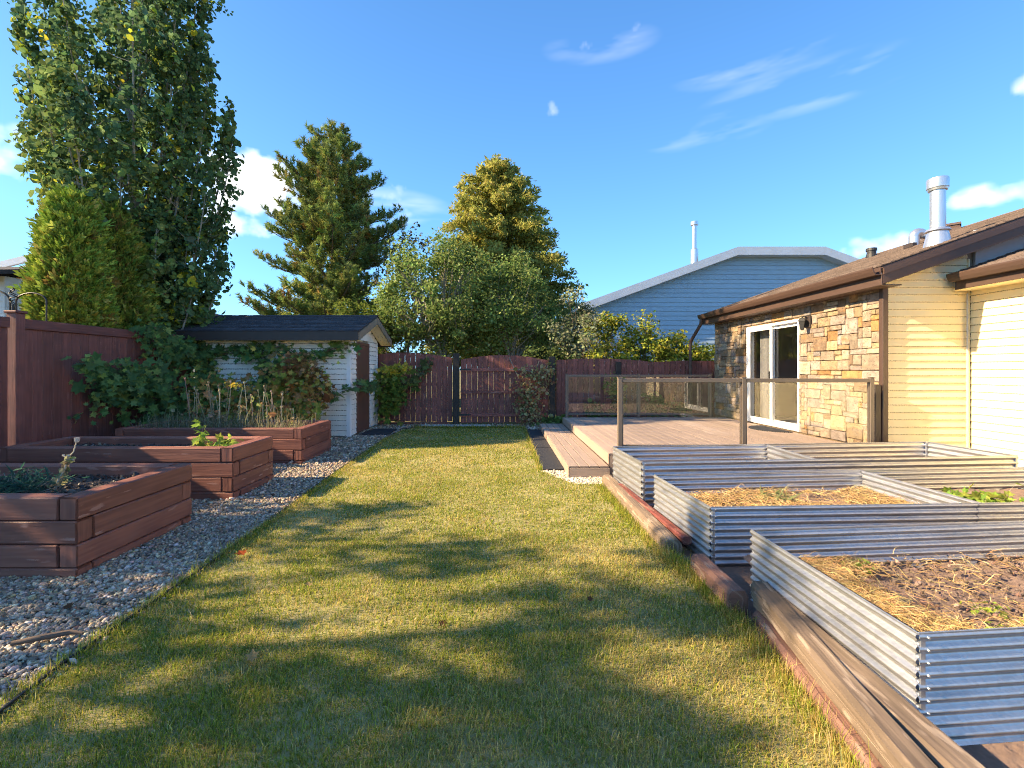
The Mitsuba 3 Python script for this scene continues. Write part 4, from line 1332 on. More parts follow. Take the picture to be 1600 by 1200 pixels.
mm = MB().add(v, np.array([[0, 1, 2], [3, 5, 4], [6, 0, 2], [6, 2, 8], [6, 8, 7], [1, 9, 10], [1, 10, 8], [1, 8, 2]]))
scene[nr] = mikit.ply((np.vstack(mm.v), np.vstack(mm.f)), 'mat_brown_shingle')
for p, q in ((A, B), (B, C), (C, D)):
    MB().add(*prism([(p[0], p[1] - .34), (q[0], q[1] - .34), (q[0], q[1] + .0), (p[0], p[1] + .0)], y0 - .05, y0 - .01)).put('fascia', 'mat_blue_fascia', parent=nb)
    MB().add(*prism([(p[0], p[1] - .35), (q[0], q[1] - .35), (q[0], q[1] - .342), (p[0], p[1] - .342)], y0 - .05, NY + .02)).put('soffit', 'mat_blue_fascia', parent=nb)
MB().add(*box(3.30, 3.44, y0, 31.5, 4.12, 4.30, .01)).put('gutter', 'mat_white_trim', parent=nb)
MB().add(*lathe([(.16, 5.4), (.16, 6.95), (.10, 7.0), (.10, 8.05), (.16, 8.06), (.16, 8.22), (0, 8.24)], 16, (8.75, 21.0, 0))).put('flue', 'mat_bright_metal', smooth=40, parent=nb)

# far red fence glimpsed under the fruit trees
ff = thing('far_fence', 'orange brown fence of the neighbouring yard glimpsed above the gate', 'fence')
for i in range(16):
    MB().add(*box(.3 + i * .15, .44 + i * .15, 16.0, 16.02, .1, 1.98, .004, 2)).put('board', 'mat_raw_board', parent=ff)
for z in (1.88, 1.2):
    MB().add(*box(.25, 2.75, 15.94, 15.985, z, z + .14, .004)).put('rail', 'mat_raw_board', parent=ff)

# white house beyond the left fence
lh = thing('neighbour_house', 'pale clapboard house with a grey roof cut by the left edge of the photo', 'house')
m = MB()
HXL = -13.6
wl_ = numbered(lh + '__wall')
scene[wl_] = mikit.ply(box(-22, HXL, 12.6, 20, 0, 4.05, .01)[:2], 'mat_pale_siding')
z, k = .3, 0
while z < 4.0:
    MB().add(*lap((-22, 12.6), (HXL, 12.6), z, min(z + .17, 4.04), (0, -1), .02, .004, k)).put('siding_board', 'mat_pale_siding', parent=wl_)
    z += .17
    k += 1
m = MB().add(*prism([(12.1, 4.0), (16.5, 5.05), (20.5, 4.0), (20.5, 4.12), (16.5, 5.17), (12.1, 4.12)], -22.3, HXL + .35, 0))
m.put('roof', 'mat_black_shingle', parent=lh)
MB().add(*box(-22.3, HXL + .36, 12.02, 12.098, 3.92, 4.14, .01)).put('gutter', 'mat_white_trim', parent=lh)
m = MB().add(*prism([(-19.5, 5.2), (-16.2, 6.0), (-16.2, 5.75), (-19.5, 4.95)], 16.9, 17.0)).add(*prism([(-19.2, 5.0), (-16.2, 5.74), (-16.2, 3.0), (-19.2, 3.0)], 17.1, 17.3))
m.put('upper_gable', 'mat_white_trim', parent=lh)

# white gable seen over the left end of the shed roof
fh = thing('neighbour_house', 'small white gable with brown trim peeping over the left end of the shed roof', 'house')
Y = 24.0
m = MB().add(*prism([(-19, 0), (-15.2, 0), (-15.2, 3.85), (-16.2, 4.35), (-17.2, 3.85), (-19, 3.7)], Y, Y + .2))
m.put('wall', 'mat_pale_siding', parent=fh)
MB().add(*prism([(-17.5, 3.72), (-16.2, 4.5), (-14.9, 3.72), (-14.9, 3.86), (-16.2, 4.64), (-17.5, 3.86)], Y - .3, Y + 4)).put('roof', 'mat_brown_shingle', parent=fh)
MB().add(*prism([(-19, 3.5), (-17.0, 3.5), (-17.0, 3.62), (-19, 3.62)], Y - .6, Y - .3)).put('eave_board', 'mat_brown_trim', parent=fh)

# wrought iron arches beyond the left fence
tr = thing('iron_trellis', 'black wrought iron trellis with round arches behind the left fence', 'trellis')
Y = 7.6
for x0, x1 in ((-8.85, -8.12), (-8.02, -7.52)):
    a = np.linspace(np.pi, 0, 15)
    c, rr = (x0 + x1) / 2, (x1 - x0) / 2
    pts = np.vstack([[x0, Y, .0], np.c_[c + rr * np.cos(a), np.full(15, Y), 2.62 + rr * .55 * np.sin(a)], [x1, Y, 0]])
    MB().add(*tube(pts, [.014] * len(pts), 6)).put('arch', 'mat_black', smooth=60, parent=tr)
a = np.linspace(0, 4 * np.pi, 26)
for s in (-1, 1):
    rad = .055 * np.sin(np.linspace(0, np.pi, 26))
    MB().add(*tube(np.c_[-8.07 + rad * np.cos(a * s), Y + rad * np.sin(a * s), np.linspace(2.55, 2.85, 26)], [.008] * 26, 5)).put('twisted_finial', 'mat_black', smooth=60, parent=tr)
MB().add(*tube([(-8.07, Y, 0), (-8.07, Y, 2.56)], [.022, .02], 8)).put('upright', 'mat_black', smooth=60, parent=tr)

# ------------------------------------------------------------------ trees
def clump_points(centers, radii, per, rng, flat=.8):
    """Points gathered in soft clumps, and the direction out of each clump."""
    k = np.repeat(np.arange(len(centers)), per)
    d = rng.normal(size=(len(k), 3))
    d /= np.linalg.norm(d, axis=1, keepdims=True)
    r = rng.random(len(k)) ** .5 * 1.0
    off = d * (r * np.asarray(radii)[k])[:, None] * [1, 1, flat]
    return np.asarray(centers)[k] + off, d, k


def leaf_normals(out, rng, up=.6, rand=.7):
    return out * .6 + np.array([0, 0, up]) + rand * rng.normal(size=out.shape)


def limb(m, p0, p1, p2, r0, r1, n=9, sides=7, seed=0):
    pth = bez(p0, p1, p2, n)
    r = np.random.default_rng(seed)
    pth[1:-1] += r.normal(0, r0 * .35, (n - 2, 3))
    m.add(*tube(pth, np.linspace(r0, r1, n), sides))


def broadleaf(name, label, cat, base, height, crown, n_clumps, per, leaf, size, palette, seed, weights=None, mat='mat_leaf', bark_mat='mat_brown_bark', trunk_r=.12, clump_r=.5, group=None, shape=LEAF, hollow=.35, fork=.28, up=.6, low=None):
    """A tree: crown = (centre, radii); clumps fill the crown's ellipsoid, mostly its outside, unevenly; limbs run to the clumps."""
    r = np.random.default_rng(seed)
    t = thing(name, label, cat, group)
    base, cc, rad = np.array(base, float), np.array(crown[0], float), np.array(crown[1], float)
    pts = []
    while len(pts) < n_clumps:
        d = r.normal(size=3)
        d /= np.linalg.norm(d)
        s = (hollow + (1 - hollow) * r.random()) ** .6 * (.72 + .5 * meshkit.fbm(d * 1.7 + seed, 3, seed))
        q = cc + d * rad * s
        if low is None or q[2] > low:
            pts.append(q)
    pts = np.array(pts)
    rr = clump_r * np.exp(r.normal(0, .25, len(pts)))
    p, d, k = clump_points(pts, rr, per, r)
    outward = (p - cc) / rad
    outward /= np.linalg.norm(outward, axis=1, keepdims=True) + 1e-9
    nrm = leaf_normals(.5 * d + .7 * outward, r, up)
    cols = tint(r, len(p), palette, weights, .16) * (1 + .22 * r.normal(size=len(pts)))[k][:, None]
    sz = size * np.exp(r.normal(0, .22, len(p)))
    f = scatter(*shape, p, rot_frames(nrm, r), sz, np.clip(cols, .006, .9))
    m = MB()
    top = base + [0, 0, height * fork]
    limb(m, base - [0, 0, .1], base + [.05, 0, height * fork * .5], top, trunk_r, trunk_r * .75, 7, 10, seed)
    heads = pts[r.choice(len(pts), min(len(pts), 9), replace=False)]
    near = np.argmin(np.linalg.norm(pts[:, None] - heads[None], axis=2), axis=1)
    for h in heads:
        limb(m, top - [0, 0, .08], top + (h - top) * [.35, .35, .7], h, trunk_r * .5, trunk_r * .16, 9, 7, int(r.integers(1e6)))
    for q, j in zip(pts, near):
        s = top + (heads[j] - top) * r.uniform(.35, .8)
        limb(m, s, (s + q) / 2 + r.normal(0, .1, 3), q, trunk_r * .17, trunk_r * .05, 6, 4, int(r.integers(1e6)))
    m.put('trunk', bark_mat, smooth=60, parent=t)
    MB().add(*f).put('crown', mat, parent=t, color=True, kind='stuff')
    return t


# columnar poplar: many upright limbs, each clothed in round leaves
def poplar():
    r = np.random.default_rng(101)
    t = thing('poplar_tree', 'tall columnar poplar with round leaves, sunlit yellow green on its left side', 'tree')
    bx, by = -8.05, 10.1
    m = MB()
    limb(m, (bx, by, -.1), (bx + .05, by, 5), (bx - .15, by, 11.5), .16, .03, 14, 12, 1)
    limb(m, (bx + .45, by + .1, -.1), (bx + .55, by, 2), (bx + .9, by + .2, 6.8), .095, .02, 10, 9, 2)
    pos, out, col = [], [], []
    limbs = []   # (foot height, end offset x, y, end height, radius)
    for i in range(46):
        a = r.uniform(0, 2 * np.pi)
        rad = 1.95 * math.sqrt(r.uniform(.08, 1))
        ex, ey = rad * math.cos(a), rad * math.sin(a) * .85
        zt = r.uniform(5.2, 12.3) - .32 * abs(ex) ** 1.4 - (1.1 if ex > 1.0 else 0) * r.uniform(.4, 1.4)
        limbs.append((max(.9, zt - r.uniform(3.0, 5.2)), ex, ey, zt, r.uniform(.45, .72)))
    limbs += [(3.4, 1.22, .1, 8.85, .22), (2.6, 1.65, -.1, 7.75, .28), (2.4, 1.95, .3, 6.6, .36), (1.6, 1.75, -.3, 5.4, .42), (1.2, 1.3, -.2, 4.4, .45), (1.0, 1.8, .2, 4.0, .42), (1.4, .7, -.4, 4.6, .5), (1.8, -1.6, -.3, 7.6, .42), (2.0, -2.25, .1, 8.3, .40),
              (2.4, -2.3, -.2, 9.4, .38), (3.0, -1.9, .3, 10.2, .42), (1.0, .9, .5, 3.6, .45), (1.0, .3, -.6, 3.4, .45), (.8, 1.35, .3, 3.0, .42), (1.1, 1.5, -.3, 3.4, .45), (.9, 1.0, -.4, 2.9, .4)]
    for j, (z0, ex, ey, z1, rad) in enumerate(limbs):
        p0 = np.array([bx + ex * .12, by + ey * .12, z0])
        p2 = np.array([bx + ex, by + ey, z1])
        p1 = np.array([bx + ex * .85, by + ey * .85, z0 + (z1 - z0) * .35])
        path = bez(p0, p1, p2, 12)
        m.add(*tube(path, np.linspace(.034, .008, 12), 5))
        L = np.linalg.norm(np.diff(path, axis=0), axis=1).sum()
        base = np.array([(.12, .195, .08), (.10, .17, .08), (.155, .225, .075)])[j % 3]
        for k in range(int(L * (4.6 + 14.5 * rad))):
            tt = r.beta(1.5, 1.0)
            c0 = np.array([np.interp(tt, np.linspace(0, 1, 12), path[:, q]) for q in range(3)])
            d0 = r.normal(size=3) * [1, 1, .35]
            d0 /= np.linalg.norm(d0)
            taper = (np.clip((1.06 - tt) / .34, .1, 1) if tt > .72 else 1.0)
            c1 = c0 + d0 * rad * taper * r.uniform(.15, 1.0) ** .7 + [0, 0, r.uniform(.05, .3)]
            if r.random() < .5:
                m.add(*tube([c0, (c0 + c1) / 2 + [0, 0, -.03], c1], [.008, .006, .003], 3, cap=False))
            n = int(r.uniform(7, 26))
            cr = r.uniform(.09, .20)
            d = r.normal(size=(n, 3))
            d /= np.linalg.norm(d, axis=1, keepdims=True)
            pos.append(c1 + d * cr * (r.random((n, 1)) ** .5) * [1, 1, 1.5])
            out.append(d * .5 + d0)
            shade = base * np.exp(r.normal(0, .2))
            cc = tint(r, n, [shade, shade * 1.25, shade * .8], var=.16)
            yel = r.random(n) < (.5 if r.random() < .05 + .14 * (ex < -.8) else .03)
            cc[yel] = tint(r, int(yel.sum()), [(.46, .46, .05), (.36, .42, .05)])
            col.append(cc)
    pos, out, col = np.vstack(pos), np.vstack(out), np.vstack(col)
    keep = pos[:, 2] > 1.2
    pos, out, col = pos[keep], out[keep], col[keep]
    nrm = out * .9 + r.normal(size=out.shape) * .75 + [0, 0, .15]
    m.put('trunk', 'mat_pale_bark', smooth=60, parent=t)
    MB().add(*scatter(*LEAF, pos, rot_frames(nrm, r), .093 * np.exp(r.normal(0, .3, len(pos))), col)).put('crown', 'mat_gloss_leaf', parent=t, color=True, kind='stuff')


poplar()


def cedar(label, x, y, h, rad, seed, palette):
    r = np.random.default_rng(seed)
    t = thing('cedar_tree', label, 'tree', 'clipped cedars behind the left fence')
    MB().add(*tube([(x, y, -.1), (x, y, h * .95)], [.09, .02], 8)).put('trunk', 'mat_brown_bark', smooth=60, parent=t)
    n = 21000
    z = h * (1 - (1 - r.random(n)) ** .62 * .98)
    a = r.uniform(0, 2 * np.pi, n)
    prof = np.clip((1 - (z / h) ** 3.4), 0, 1) ** .5
    lump = .78 + .44 * meshkit.fbm(np.stack([np.cos(a) * 2.2, np.sin(a) * 2.2, z * 1.1], 1) + seed, 3, seed)
    ridges = 1 + .07 * np.sin(a * 9 + 2 * np.sin(z * 1.3))
    R = rad * prof * lump * ridges * (1 - .38 * r.random(n) ** 2.2)
    pos = np.stack([x + R * np.cos(a), y + R * np.sin(a), z], 1)
    out = np.stack([np.cos(a), np.sin(a), np.full(n, .85)], 1) + r.normal(size=(n, 3)) * .38
    tang = np.stack([-np.sin(a), np.cos(a), np.zeros(n)], 1)
    fr = frames_along(out, r, up=None)
    m = MB()
    pick = r.integers(0, 4, n)
    cols = tint(r, n, palette[0], palette[1], .2)
    patch = meshkit.fbm(pos * 2.6 + seed, 3, seed + 3)
    br = (patch > .60) & (r.random(n) < .4)
    cols[br] = tint(r, int(br.sum()), [(.24, .16, .05), (.28, .20, .06), (.17, .13, .04)])
    for k in range(4):
        q = pick == k
        m.add(*scatter(*spray(seed * 7 + k), pos[q], fr[q], .165 * np.exp(r.normal(0, .22, q.sum())), cols[q]))
    m.put('crown', 'mat_needle', parent=t, color=True, kind='stuff')


CED = ([(.27, .37, .06), (.35, .42, .075), (.18, .27, .05), (.45, .46, .10)], [4, 3, 3, 1.6])
cedar('left taller cedar behind the left fence, sunlit yellow green on its left side', -7.82, 8.42, 4.72, .56, 41, CED)
cedar('right lower cedar behind the left fence, partly browned, touching the poplar', -7.66, 9.05, 4.62, .58, 42, ([(.21, .29, .05), (.27, .32, .06), (.15, .21, .045), (.33, .31, .08)], [4, 3, 3, 1.6]))


# pine: whorls of upturned branches tipped with needle brushes
def pine():
    r = np.random.default_rng(51)
    t = thing('pine_tree', 'tall dark pine with ragged upturned branches behind the shed', 'tree')
    bx, by, h = -7.45, 20.0, 11.9
    m = MB()
    limb(m, (bx, by, -.1), (bx + .1, by, 6), (bx + .15, by, h - .3), .2, .03, 16, 10, 5)
    shoots, dirs = [], []
    z = 1.2
    while z < h - .25:
        f = z / h
        L0 = np.interp(f, [0, .15, .28, .42, .55, .64, .72, .8, .88, .95, 1], [3.6, 3.5, 3.0, 2.7, 2.9, 2.9, 2.2, 1.9, 1.5, .8, .35])
        nb = int(r.integers(4, 7))
        a0 = r.uniform(0, 6.28)
        for i in range(nb):
            a = a0 + i * 6.283 / nb + r.normal(0, .22)
            L = L0 * r.uniform(.42, 1.15)
            d = np.array([math.cos(a), math.sin(a), 0])
            p0 = np.array([bx + .1 * f, by, z])
            droop = r.uniform(-.12, .05)
            p2 = p0 + d * L + [0, 0, L * (droop + .30)]
            p1 = p0 + d * L * .62 + [0, 0, L * droop]
            path = bez(p0, p1, p2, 10)
            m.add(*tube(path, np.linspace(.014 + .014 * L, .007, 10), 5))
            tg = np.gradient(path, axis=0)
            ns = int(3 + L * 3.6)
            for s in np.concatenate([np.linspace(.22, .92, ns), [1.0]]):
                c = np.array([np.interp(s, np.linspace(0, 1, 10), path[:, k]) for k in range(3)])
                g = np.array([np.interp(s, np.linspace(0, 1, 10), tg[:, k]) for k in range(3)])
                g /= np.linalg.norm(g)
                side = np.cross(g, [0, 0, 1.0])
                for sg in ((-1, 1) if s < .99 else (0,)):
                    sl = (.15 + .42 * (1 - s) * L * .55) * r.uniform(.6, 1.2)
                    sd = g * .75 + side * sg * r.uniform(.5, 1.0) + [0, 0, r.uniform(.15, .55)]
                    sd /= np.linalg.norm(sd)
                    e = c + sd * sl
                    if sl > .25:
                        m.add(*tube([c, (c + e) / 2 - [0, 0, .02], e], [.008, .006, .004], 4, cap=False))
                    k = max(1, int(sl / .17))
                    for q in range(k):
                        w = c + sd * sl * (q + 1) / k
                        for _ in range(2):
                            shoots.append(w + r.normal(0, .03, 3))
                            dd = sd * .6 + [0, 0, .65] + r.normal(0, .42, 3)
                            dirs.append(dd)
        z += r.uniform(.26, .40)
    for k in range(14):
        shoots.append(np.array([bx + .15, by, h - .5 + k * .04]) + r.normal(0, .08, 3))
        dirs.append(np.array([0, 0, 1.0]) + r.normal(0, .5, 3))
    pos, d = np.array(shoots), np.array(dirs)
    n = len(pos)
    fr = frames_along(d, r)
    cols = tint(r, n, [(.22, .285, .085), (.28, .33, .095), (.15, .20, .075), (.36, .37, .10)], [4, 3, 3, 1.2], .18)
    far = meshkit.fbm(pos * .6, 3, 3)
    br = (r.random(n) < .05 + .16 * (far > .6))
    cols[br] = tint(r, int(br.sum()), [(.30, .23, .08), (.24, .16, .06)])
    mm = MB()
    pick = r.integers(0, 5, n)
    for k in range(5):
        q = pick == k
        mm.add(*scatter(*tuft(30, 60 + k, .62, .06, 1.25, .9), pos[q], fr[q], .27 * np.exp(r.normal(0, .16, q.sum())), cols[q]))
    m.put('trunk', 'mat_brown_bark', smooth=60, parent=t)
    mm.put('crown', 'mat_needle', parent=t, color=True, kind='stuff')


pine()


# golden conical tree
def golden():
    r = np.random.default_rng(61)
    t = thing('golden_tree', 'conical tree in golden autumn colour, greener on its right side, behind the apple trees', 'tree')
    bx, by, h = -.25, 24.0, 12.3
    m = MB()
    limb(m, (bx, by, -.1), (bx + .2, by, 6), (bx, by, h - .2), .22, .02, 14, 9, 3)
    pts, dirs = [], []
    z = 1.6
    while z < h - .1:
        f = (z - 1.5) / (h - 1.5)
        L0 = np.interp(f, [0, .25, .5, .75, .9, 1], [3.7, 3.7, 3.2, 2.35, 1.5, .55])
        nb = int(r.integers(6, 9))
        a0 = r.uniform(0, 6.28)
        for i in range(nb):
            a = a0 + i * 6.283 / nb + r.normal(0, .2)
            L = L0 * r.uniform(.68, 1.12) * (1.12 if math.cos(a) > .3 and f < .55 else 1)
            d = np.array([math.cos(a), math.sin(a), 0])
            p0 = np.array([bx, by, z])
            p2 = p0 + d * L + [0, 0, L * r.uniform(-.05, .18)]
            path = bez(p0, p0 + d * L * .5 + [0, 0, L * .22], p2, 8)
            m.add(*tube(path, np.linspace(.04, .008, 8), 4, cap=False))
            n = int(50 + L * 125)
            s = r.beta(1.7, .9, n)
            c = np.stack([np.interp(s, np.linspace(0, 1, 8), path[:, q]) for q in range(3)], 1)
            pts.append(c + r.normal(0, 1, (n, 3)) * [.17, .17, .12] * (.5 + .22 * L * (1 - s * .4))[:, None] - [0, 0, .05])
            dirs.append(np.broadcast_to(d, (n, 3)) * .5 + r.normal(0, .6, (n, 3)) - [0, 0, .25])
        z += r.uniform(.24, .34)
    pos, d = np.vstack(pts), np.vstack(dirs)
    n = len(pos)
    g = np.clip((pos[:, 0] - bx) / 3.0 * .42 + (meshkit.fbm(pos * .75, 3, 5) - .40) * 1.3, 0, .85)
    gold = tint(r, n, [(.38, .38, .09), (.33, .345, .10), (.44, .43, .12), (.30, .265, .07)], [4, 3, 2, 1.2], .16)
    green = tint(r, n, [(.26, .28, .075), (.32, .32, .085), (.19, .22, .06)], None, .16)
    cols = np.where((r.random(n) < g)[:, None], green, gold)
    m.put('trunk', 'mat_brown_bark', smooth=60, parent=t)
    MB().add(*scatter(*SLIM, pos, frames_along(d, r), .20 * np.exp(r.normal(0, .25, n)), cols)).put('crown', 'mat_leaf', parent=t, color=True, kind='stuff')


golden()

APPLE = ([(.20, .275, .085), (.165, .24, .07), (.27, .33, .12), (.125, .18, .055)], [4, 4, 2.4, 2])
AG = 'apple trees behind the back fence'
broadleaf('apple_tree', 'larger apple tree with a pale forked trunk behind the back fence, left of the gate', 'tree', (-1.95, 15.4, 0), 5.6, ((-2.15, 15.5, 3.75), (2.45, 1.9, 2.2)), 120, 150, None, .085, APPLE[0], 71, APPLE[1], bark_mat='mat_pale_bark', trunk_r=.12, clump_r=.46, group=AG, low=1.75, fork=.3)
broadleaf('apple_tree', 'apple tree behind the wooden gate, under the golden tree', 'tree', (.35, 15.6, 0), 5.2, ((.35, 15.7, 3.45), (1.9, 1.7, 1.95)), 85, 150, None, .085, APPLE[0], 72, APPLE[1], bark_mat='mat_pale_bark', trunk_r=.10, clump_r=.46, group=AG, low=1.9, fork=.3)
broadleaf('apple_tree', 'low bright green tree showing over the right end of the shed roof', 'tree', (-4.6, 15.6, 0), 3.8, ((-4.6, 15.6, 2.5), (1.5, 1.2, 1.45)), 45, 150, None, .085, [(.15, .20, .04), (.18, .22, .05), (.11, .16, .035)], 73, None, trunk_r=.08, clump_r=.42, group=None, fork=.25)
broadleaf('young_tree', 'sparse bluish green young tree rising behind the larger apple tree', 'tree', (-3.9, 19.0, 0), 7.2, ((-3.7, 19.0, 5.0), (1.6, 1.2, 2.3)), 60, 34, None, .10, [(.11, .13, .08), (.14, .15, .09), (.17, .13, .08)], 74, None, trunk_r=.07, clump_r=.5, fork=.35)
broadleaf('young_tree', 'thin nearly leafless small tree over the left end of the shed roof', 'tree', (-14.9, 23.0, 0), 4.6, ((-14.9, 23.0, 3.9), (.7, .7, .9)), 26, 9, None, .07, [(.10, .09, .06), (.13, .12, .07)], 75, None, trunk_r=.04, clump_r=.28, fork=.5)
broadleaf('tall_shrub', 'pale leaved tall shrub in front of the blue house, right of the gate', 'shrub', (2.35, 14.2, 0), 3.7, ((2.35, 14.2, 2.35), (1.0, .8, 1.5)), 46, 95, None, .075, [(.27, .30, .18), (.33, .35, .23), (.19, .24, .12)], 76, None, trunk_r=.05, clump_r=.34, fork=.15)
for x, y, h, rx, sd, lab, pal in ((3.15, 13.7, 3.15, .62, 77, 'first yellow green shrub right of the pale tall shrub', 0), (4.15, 13.8, 2.95, .75, 78, 'largest yellow green shrub before the blue house wall', 1), (5.15, 13.7, 2.6, .6, 79, 'yellow green shrub just left of the downspout', 1), (5.95, 13.4, 2.3, .5, 80, 'low yellow green shrub between downspout and stone wall', 0)):
    pp = [(.29, .33, .055), (.38, .38, .06), (.20, .26, .05), (.52, .46, .07)]
    broadleaf('lilac_shrub', lab, 'shrub', (x, y, 0), h, ((x, y, h * .58), (rx, .6, h * .46)), 44, 90, None, .078, pp, sd, [4, 3, 4, 1.0 + 1.5 * pal], trunk_r=.04, clump_r=.30, group='yellow green shrubs behind the back fence', fork=.15)
broadleaf('tall_shrub', 'dark green bush low behind the right fence at the foot of the blue house', 'shrub', (1.2, 13.6, 0), 2.4, ((1.3, 13.7, 1.5), (.8, .6, .85)), 26, 85, None, .075, [(.08, .11, .04), (.11, .15, .05)], 81, None, trunk_r=.04, clump_r=.32, fork=.15)

# trees left of the photograph, beyond the fence, whose shade dapples the lawn
for x, y, h, sd, cz, rx, nc, lab in ((-10.6, 1.2, 7.6, 91, 5.4, 1.8, 24, 'middle of the three leafy trees outside the photo, nearest the corner of the lawn'), (-9.9, 3.1, 6.0, 92, 4.5, 1.2, 14, 'small leafy tree outside the photo, nearest the cedars'),
                                (-11.8, -1.6, 9.0, 93, 6.0, 2.3, 34, 'largest leafy tree outside the photo, behind the camera on the left')):
    broadleaf('garden_tree', lab, 'tree', (x, y, 0), h, ((x, y, cz), (rx, rx, h - cz)), nc, 85, None, .13, [(.09, .13, .04), (.12, .15, .05)], sd, None, trunk_r=.12, clump_r=.55, group='trees beyond the left fence outside the photo', fork=.35)


# ------------------------------------------------------------------ climbers and bushes in the yard
def vine(label, spine, n, spread, size, palette, weights, seed, cat='vine', name='vine', shape=LOBED, face=(0.3, -1, .35), group=None, stems=True, rand=.55):
    """Broad leaves along a wandering spine of points; spread is the half thickness (x, y, z)."""
    r = np.random.default_rng(seed)
    t = thing(name, label, cat, group)
    sp = np.asarray(spine, float)
    s = np.concatenate([[0], np.cumsum(np.linalg.norm(np.diff(sp, axis=0), axis=1))])
    q = r.uniform(0, s[-1], n)
    c = np.stack([np.interp(q, s, sp[:, k]) for k in range(3)], 1)
    lump = .35 + 1.3 * meshkit.fbm(c * 3 + seed, 3, seed)[:, None]
    p = c + np.clip(r.normal(size=(n, 3)), -1.9, 1.9) * np.asarray(spread) * lump
    nrm = np.array(face, float) + rand * r.normal(size=(n, 3)) + [0, 0, .25]
    patch = meshkit.fbm(p * 2.4 + seed, 3, seed + 1)
    cols = tint(r, n, palette, weights, .18) * (.75 + .5 * patch)[:, None]
    if stems:
        m = MB()
        for k in range(3):
            w = sp + r.normal(0, .5, sp.shape) * np.asarray(spread) * .6
            m.add(*tube(w, .007, 5))
        m.put('stem', 'mat_brown_bark', smooth=60, parent=t)
    MB().add(*scatter(*shape, p, rot_frames(nrm, r), size * np.exp(r.normal(-.04, .38, n)), np.clip(cols, .006, .9))).put('foliage', 'mat_leaf', parent=t, color=True, kind='stuff')
    return t


DG = [(.11, .20, .075), (.14, .24, .085), (.085, .16, .065), (.22, .30, .08)]
AU = [(.58, .33, .11), (.46, .38, .10), (.62, .36, .16), (.34, .38, .08), (.20, .30, .08)]
vine('dark green broad leaved climber on the left fence behind the planters', [(-6.75, 7.75, 1.05), (-6.6, 8.1, 1.25), (-6.4, 8.7, 1.0), (-6.3, 8.8, .6), (-6.35, 8.9, .25)], 1000, (.17, .3, .22), .115, DG, None, 201, face=(.6, -1, .3))
vine('dark green shoot of the climber reaching left along the fence', [(-6.55, 7.15, 1.62), (-6.55, 7.5, 1.42), (-6.5, 7.9, 1.12)], 90, (.05, .06, .06), .115, DG, None, 202, face=(.7, -1, .5))
vine('dark green climber over the fence top beside the cedar', [(-6.75, 8.7, 2.2), (-6.6, 9.1, 1.95), (-6.55, 9.5, 1.75), (-6.7, 9.9, 1.9)], 420, (.13, .22, .15), .115, DG, None, 203, face=(.6, -1, .4))
vine('orange and yellow tinged bush in the fence corner beside the shed', [(-6.1, 9.3, .35), (-6.05, 9.35, .8), (-6.15, 9.3, 1.25), (-5.75, 9.5, .9), (-5.85, 9.4, .4)], 620, (.24, .2, .2), .10, AU + DG[:2], [4, 4, 2.5, 4, 4, 3, 3], 204, cat='bush', name='bush', face=(.3, -1, .5))
vine('dark green climber along the eave of the shed', [(-6.45, 9.98, 1.85), (-5.9, 9.98, 1.86), (-5.3, 9.97, 1.93), (-4.7, 9.96, 2.0), (-4.4, 9.98, 1.75), (-4.0, 9.97, 1.82), (-3.6, 9.97, 1.95), (-3.35, 9.98, 2.0)], 330, (.11, .05, .065), .105, DG, None, 205)
vine('dark green hanging curtain of leaves at the left end of the shed wall', [(-6.45, 9.97, 1.9), (-6.35, 9.95, 1.3), (-6.3, 9.9, .7)], 260, (.11, .06, .1), .115, DG, None, 206)
vine('dark green broad leaves hanging in the middle of the shed wall', [(-5.3, 9.97, 1.9), (-5.05, 9.93, 1.5), (-5.1, 9.9, 1.1), (-4.8, 9.9, 1.3), (-4.75, 9.95, 1.85)], 260, (.13, .06, .11), .105, DG, None, 207)
vine('large rusty orange and green bush leaning on the shed wall', [(-5.7, 9.55, .55), (-5.6, 9.6, 1.05), (-5.0, 9.5, .7), (-4.5, 9.45, 1.0), (-4.4, 9.5, 1.5), (-3.95, 9.5, 1.1), (-4.0, 9.4, .6), (-4.6, 9.4, .4), (-5.3, 9.45, .35), (-5.9, 9.5, .35)], 2600, (.26, .2, .2), .092, AU, [4, 4, 2.4, 4, 3], 208, cat='bush', name='bush', face=(.2, -1, .55))
vine('red tinged leaves at the top of the bush beside the shed corner', [(-4.55, 9.4, 1.45), (-4.2, 9.4, 1.62), (-3.85, 9.42, 1.35), (-3.75, 9.45, .95)], 420, (.15, .12, .13), .088, [(.28, .13, .06), (.24, .14, .05), (.18, .13, .04), (.30, .19, .09)], None, 209, cat='bush', name='bush', face=(.2, -1, .6))
vine('green tendril stretching from the bush across the shed door', [(-3.75, 9.6, .82), (-3.4, 9.75, 1.02), (-3.15, 10.1, 1.12), (-3.1, 10.7, 1.12), (-3.1, 11.3, 1.1)], 85, (.05, .08, .045), .13, [(.10, .18, .07), (.13, .21, .07)], None, 210, face=(.6, -.6, .8))
vine('green bush with bright yellow top between shed and back fence', [(-3.1, 12.0, .35), (-2.9, 12.05, .7), (-2.7, 12.1, 1.0), (-2.95, 12.1, 1.2), (-3.1, 12.1, .9)], 420, (.17, .12, .18), .12, [(.13, .21, .05), (.17, .24, .05), (.22, .27, .06)], None, 211, cat='bush', name='bush', face=(.2, -1, .5))
vine('bright yellow leaves on top of the bush beside the shed', [(-3.1, 12.0, 1.42), (-2.75, 12.05, 1.45), (-2.5, 12.1, 1.55)], 130, (.13, .1, .08), .115, [(.62, .50, .06), (.55, .48, .08), (.42, .42, .08)], None, 212, cat='bush', name='bush', face=(.2, -.8, .7))
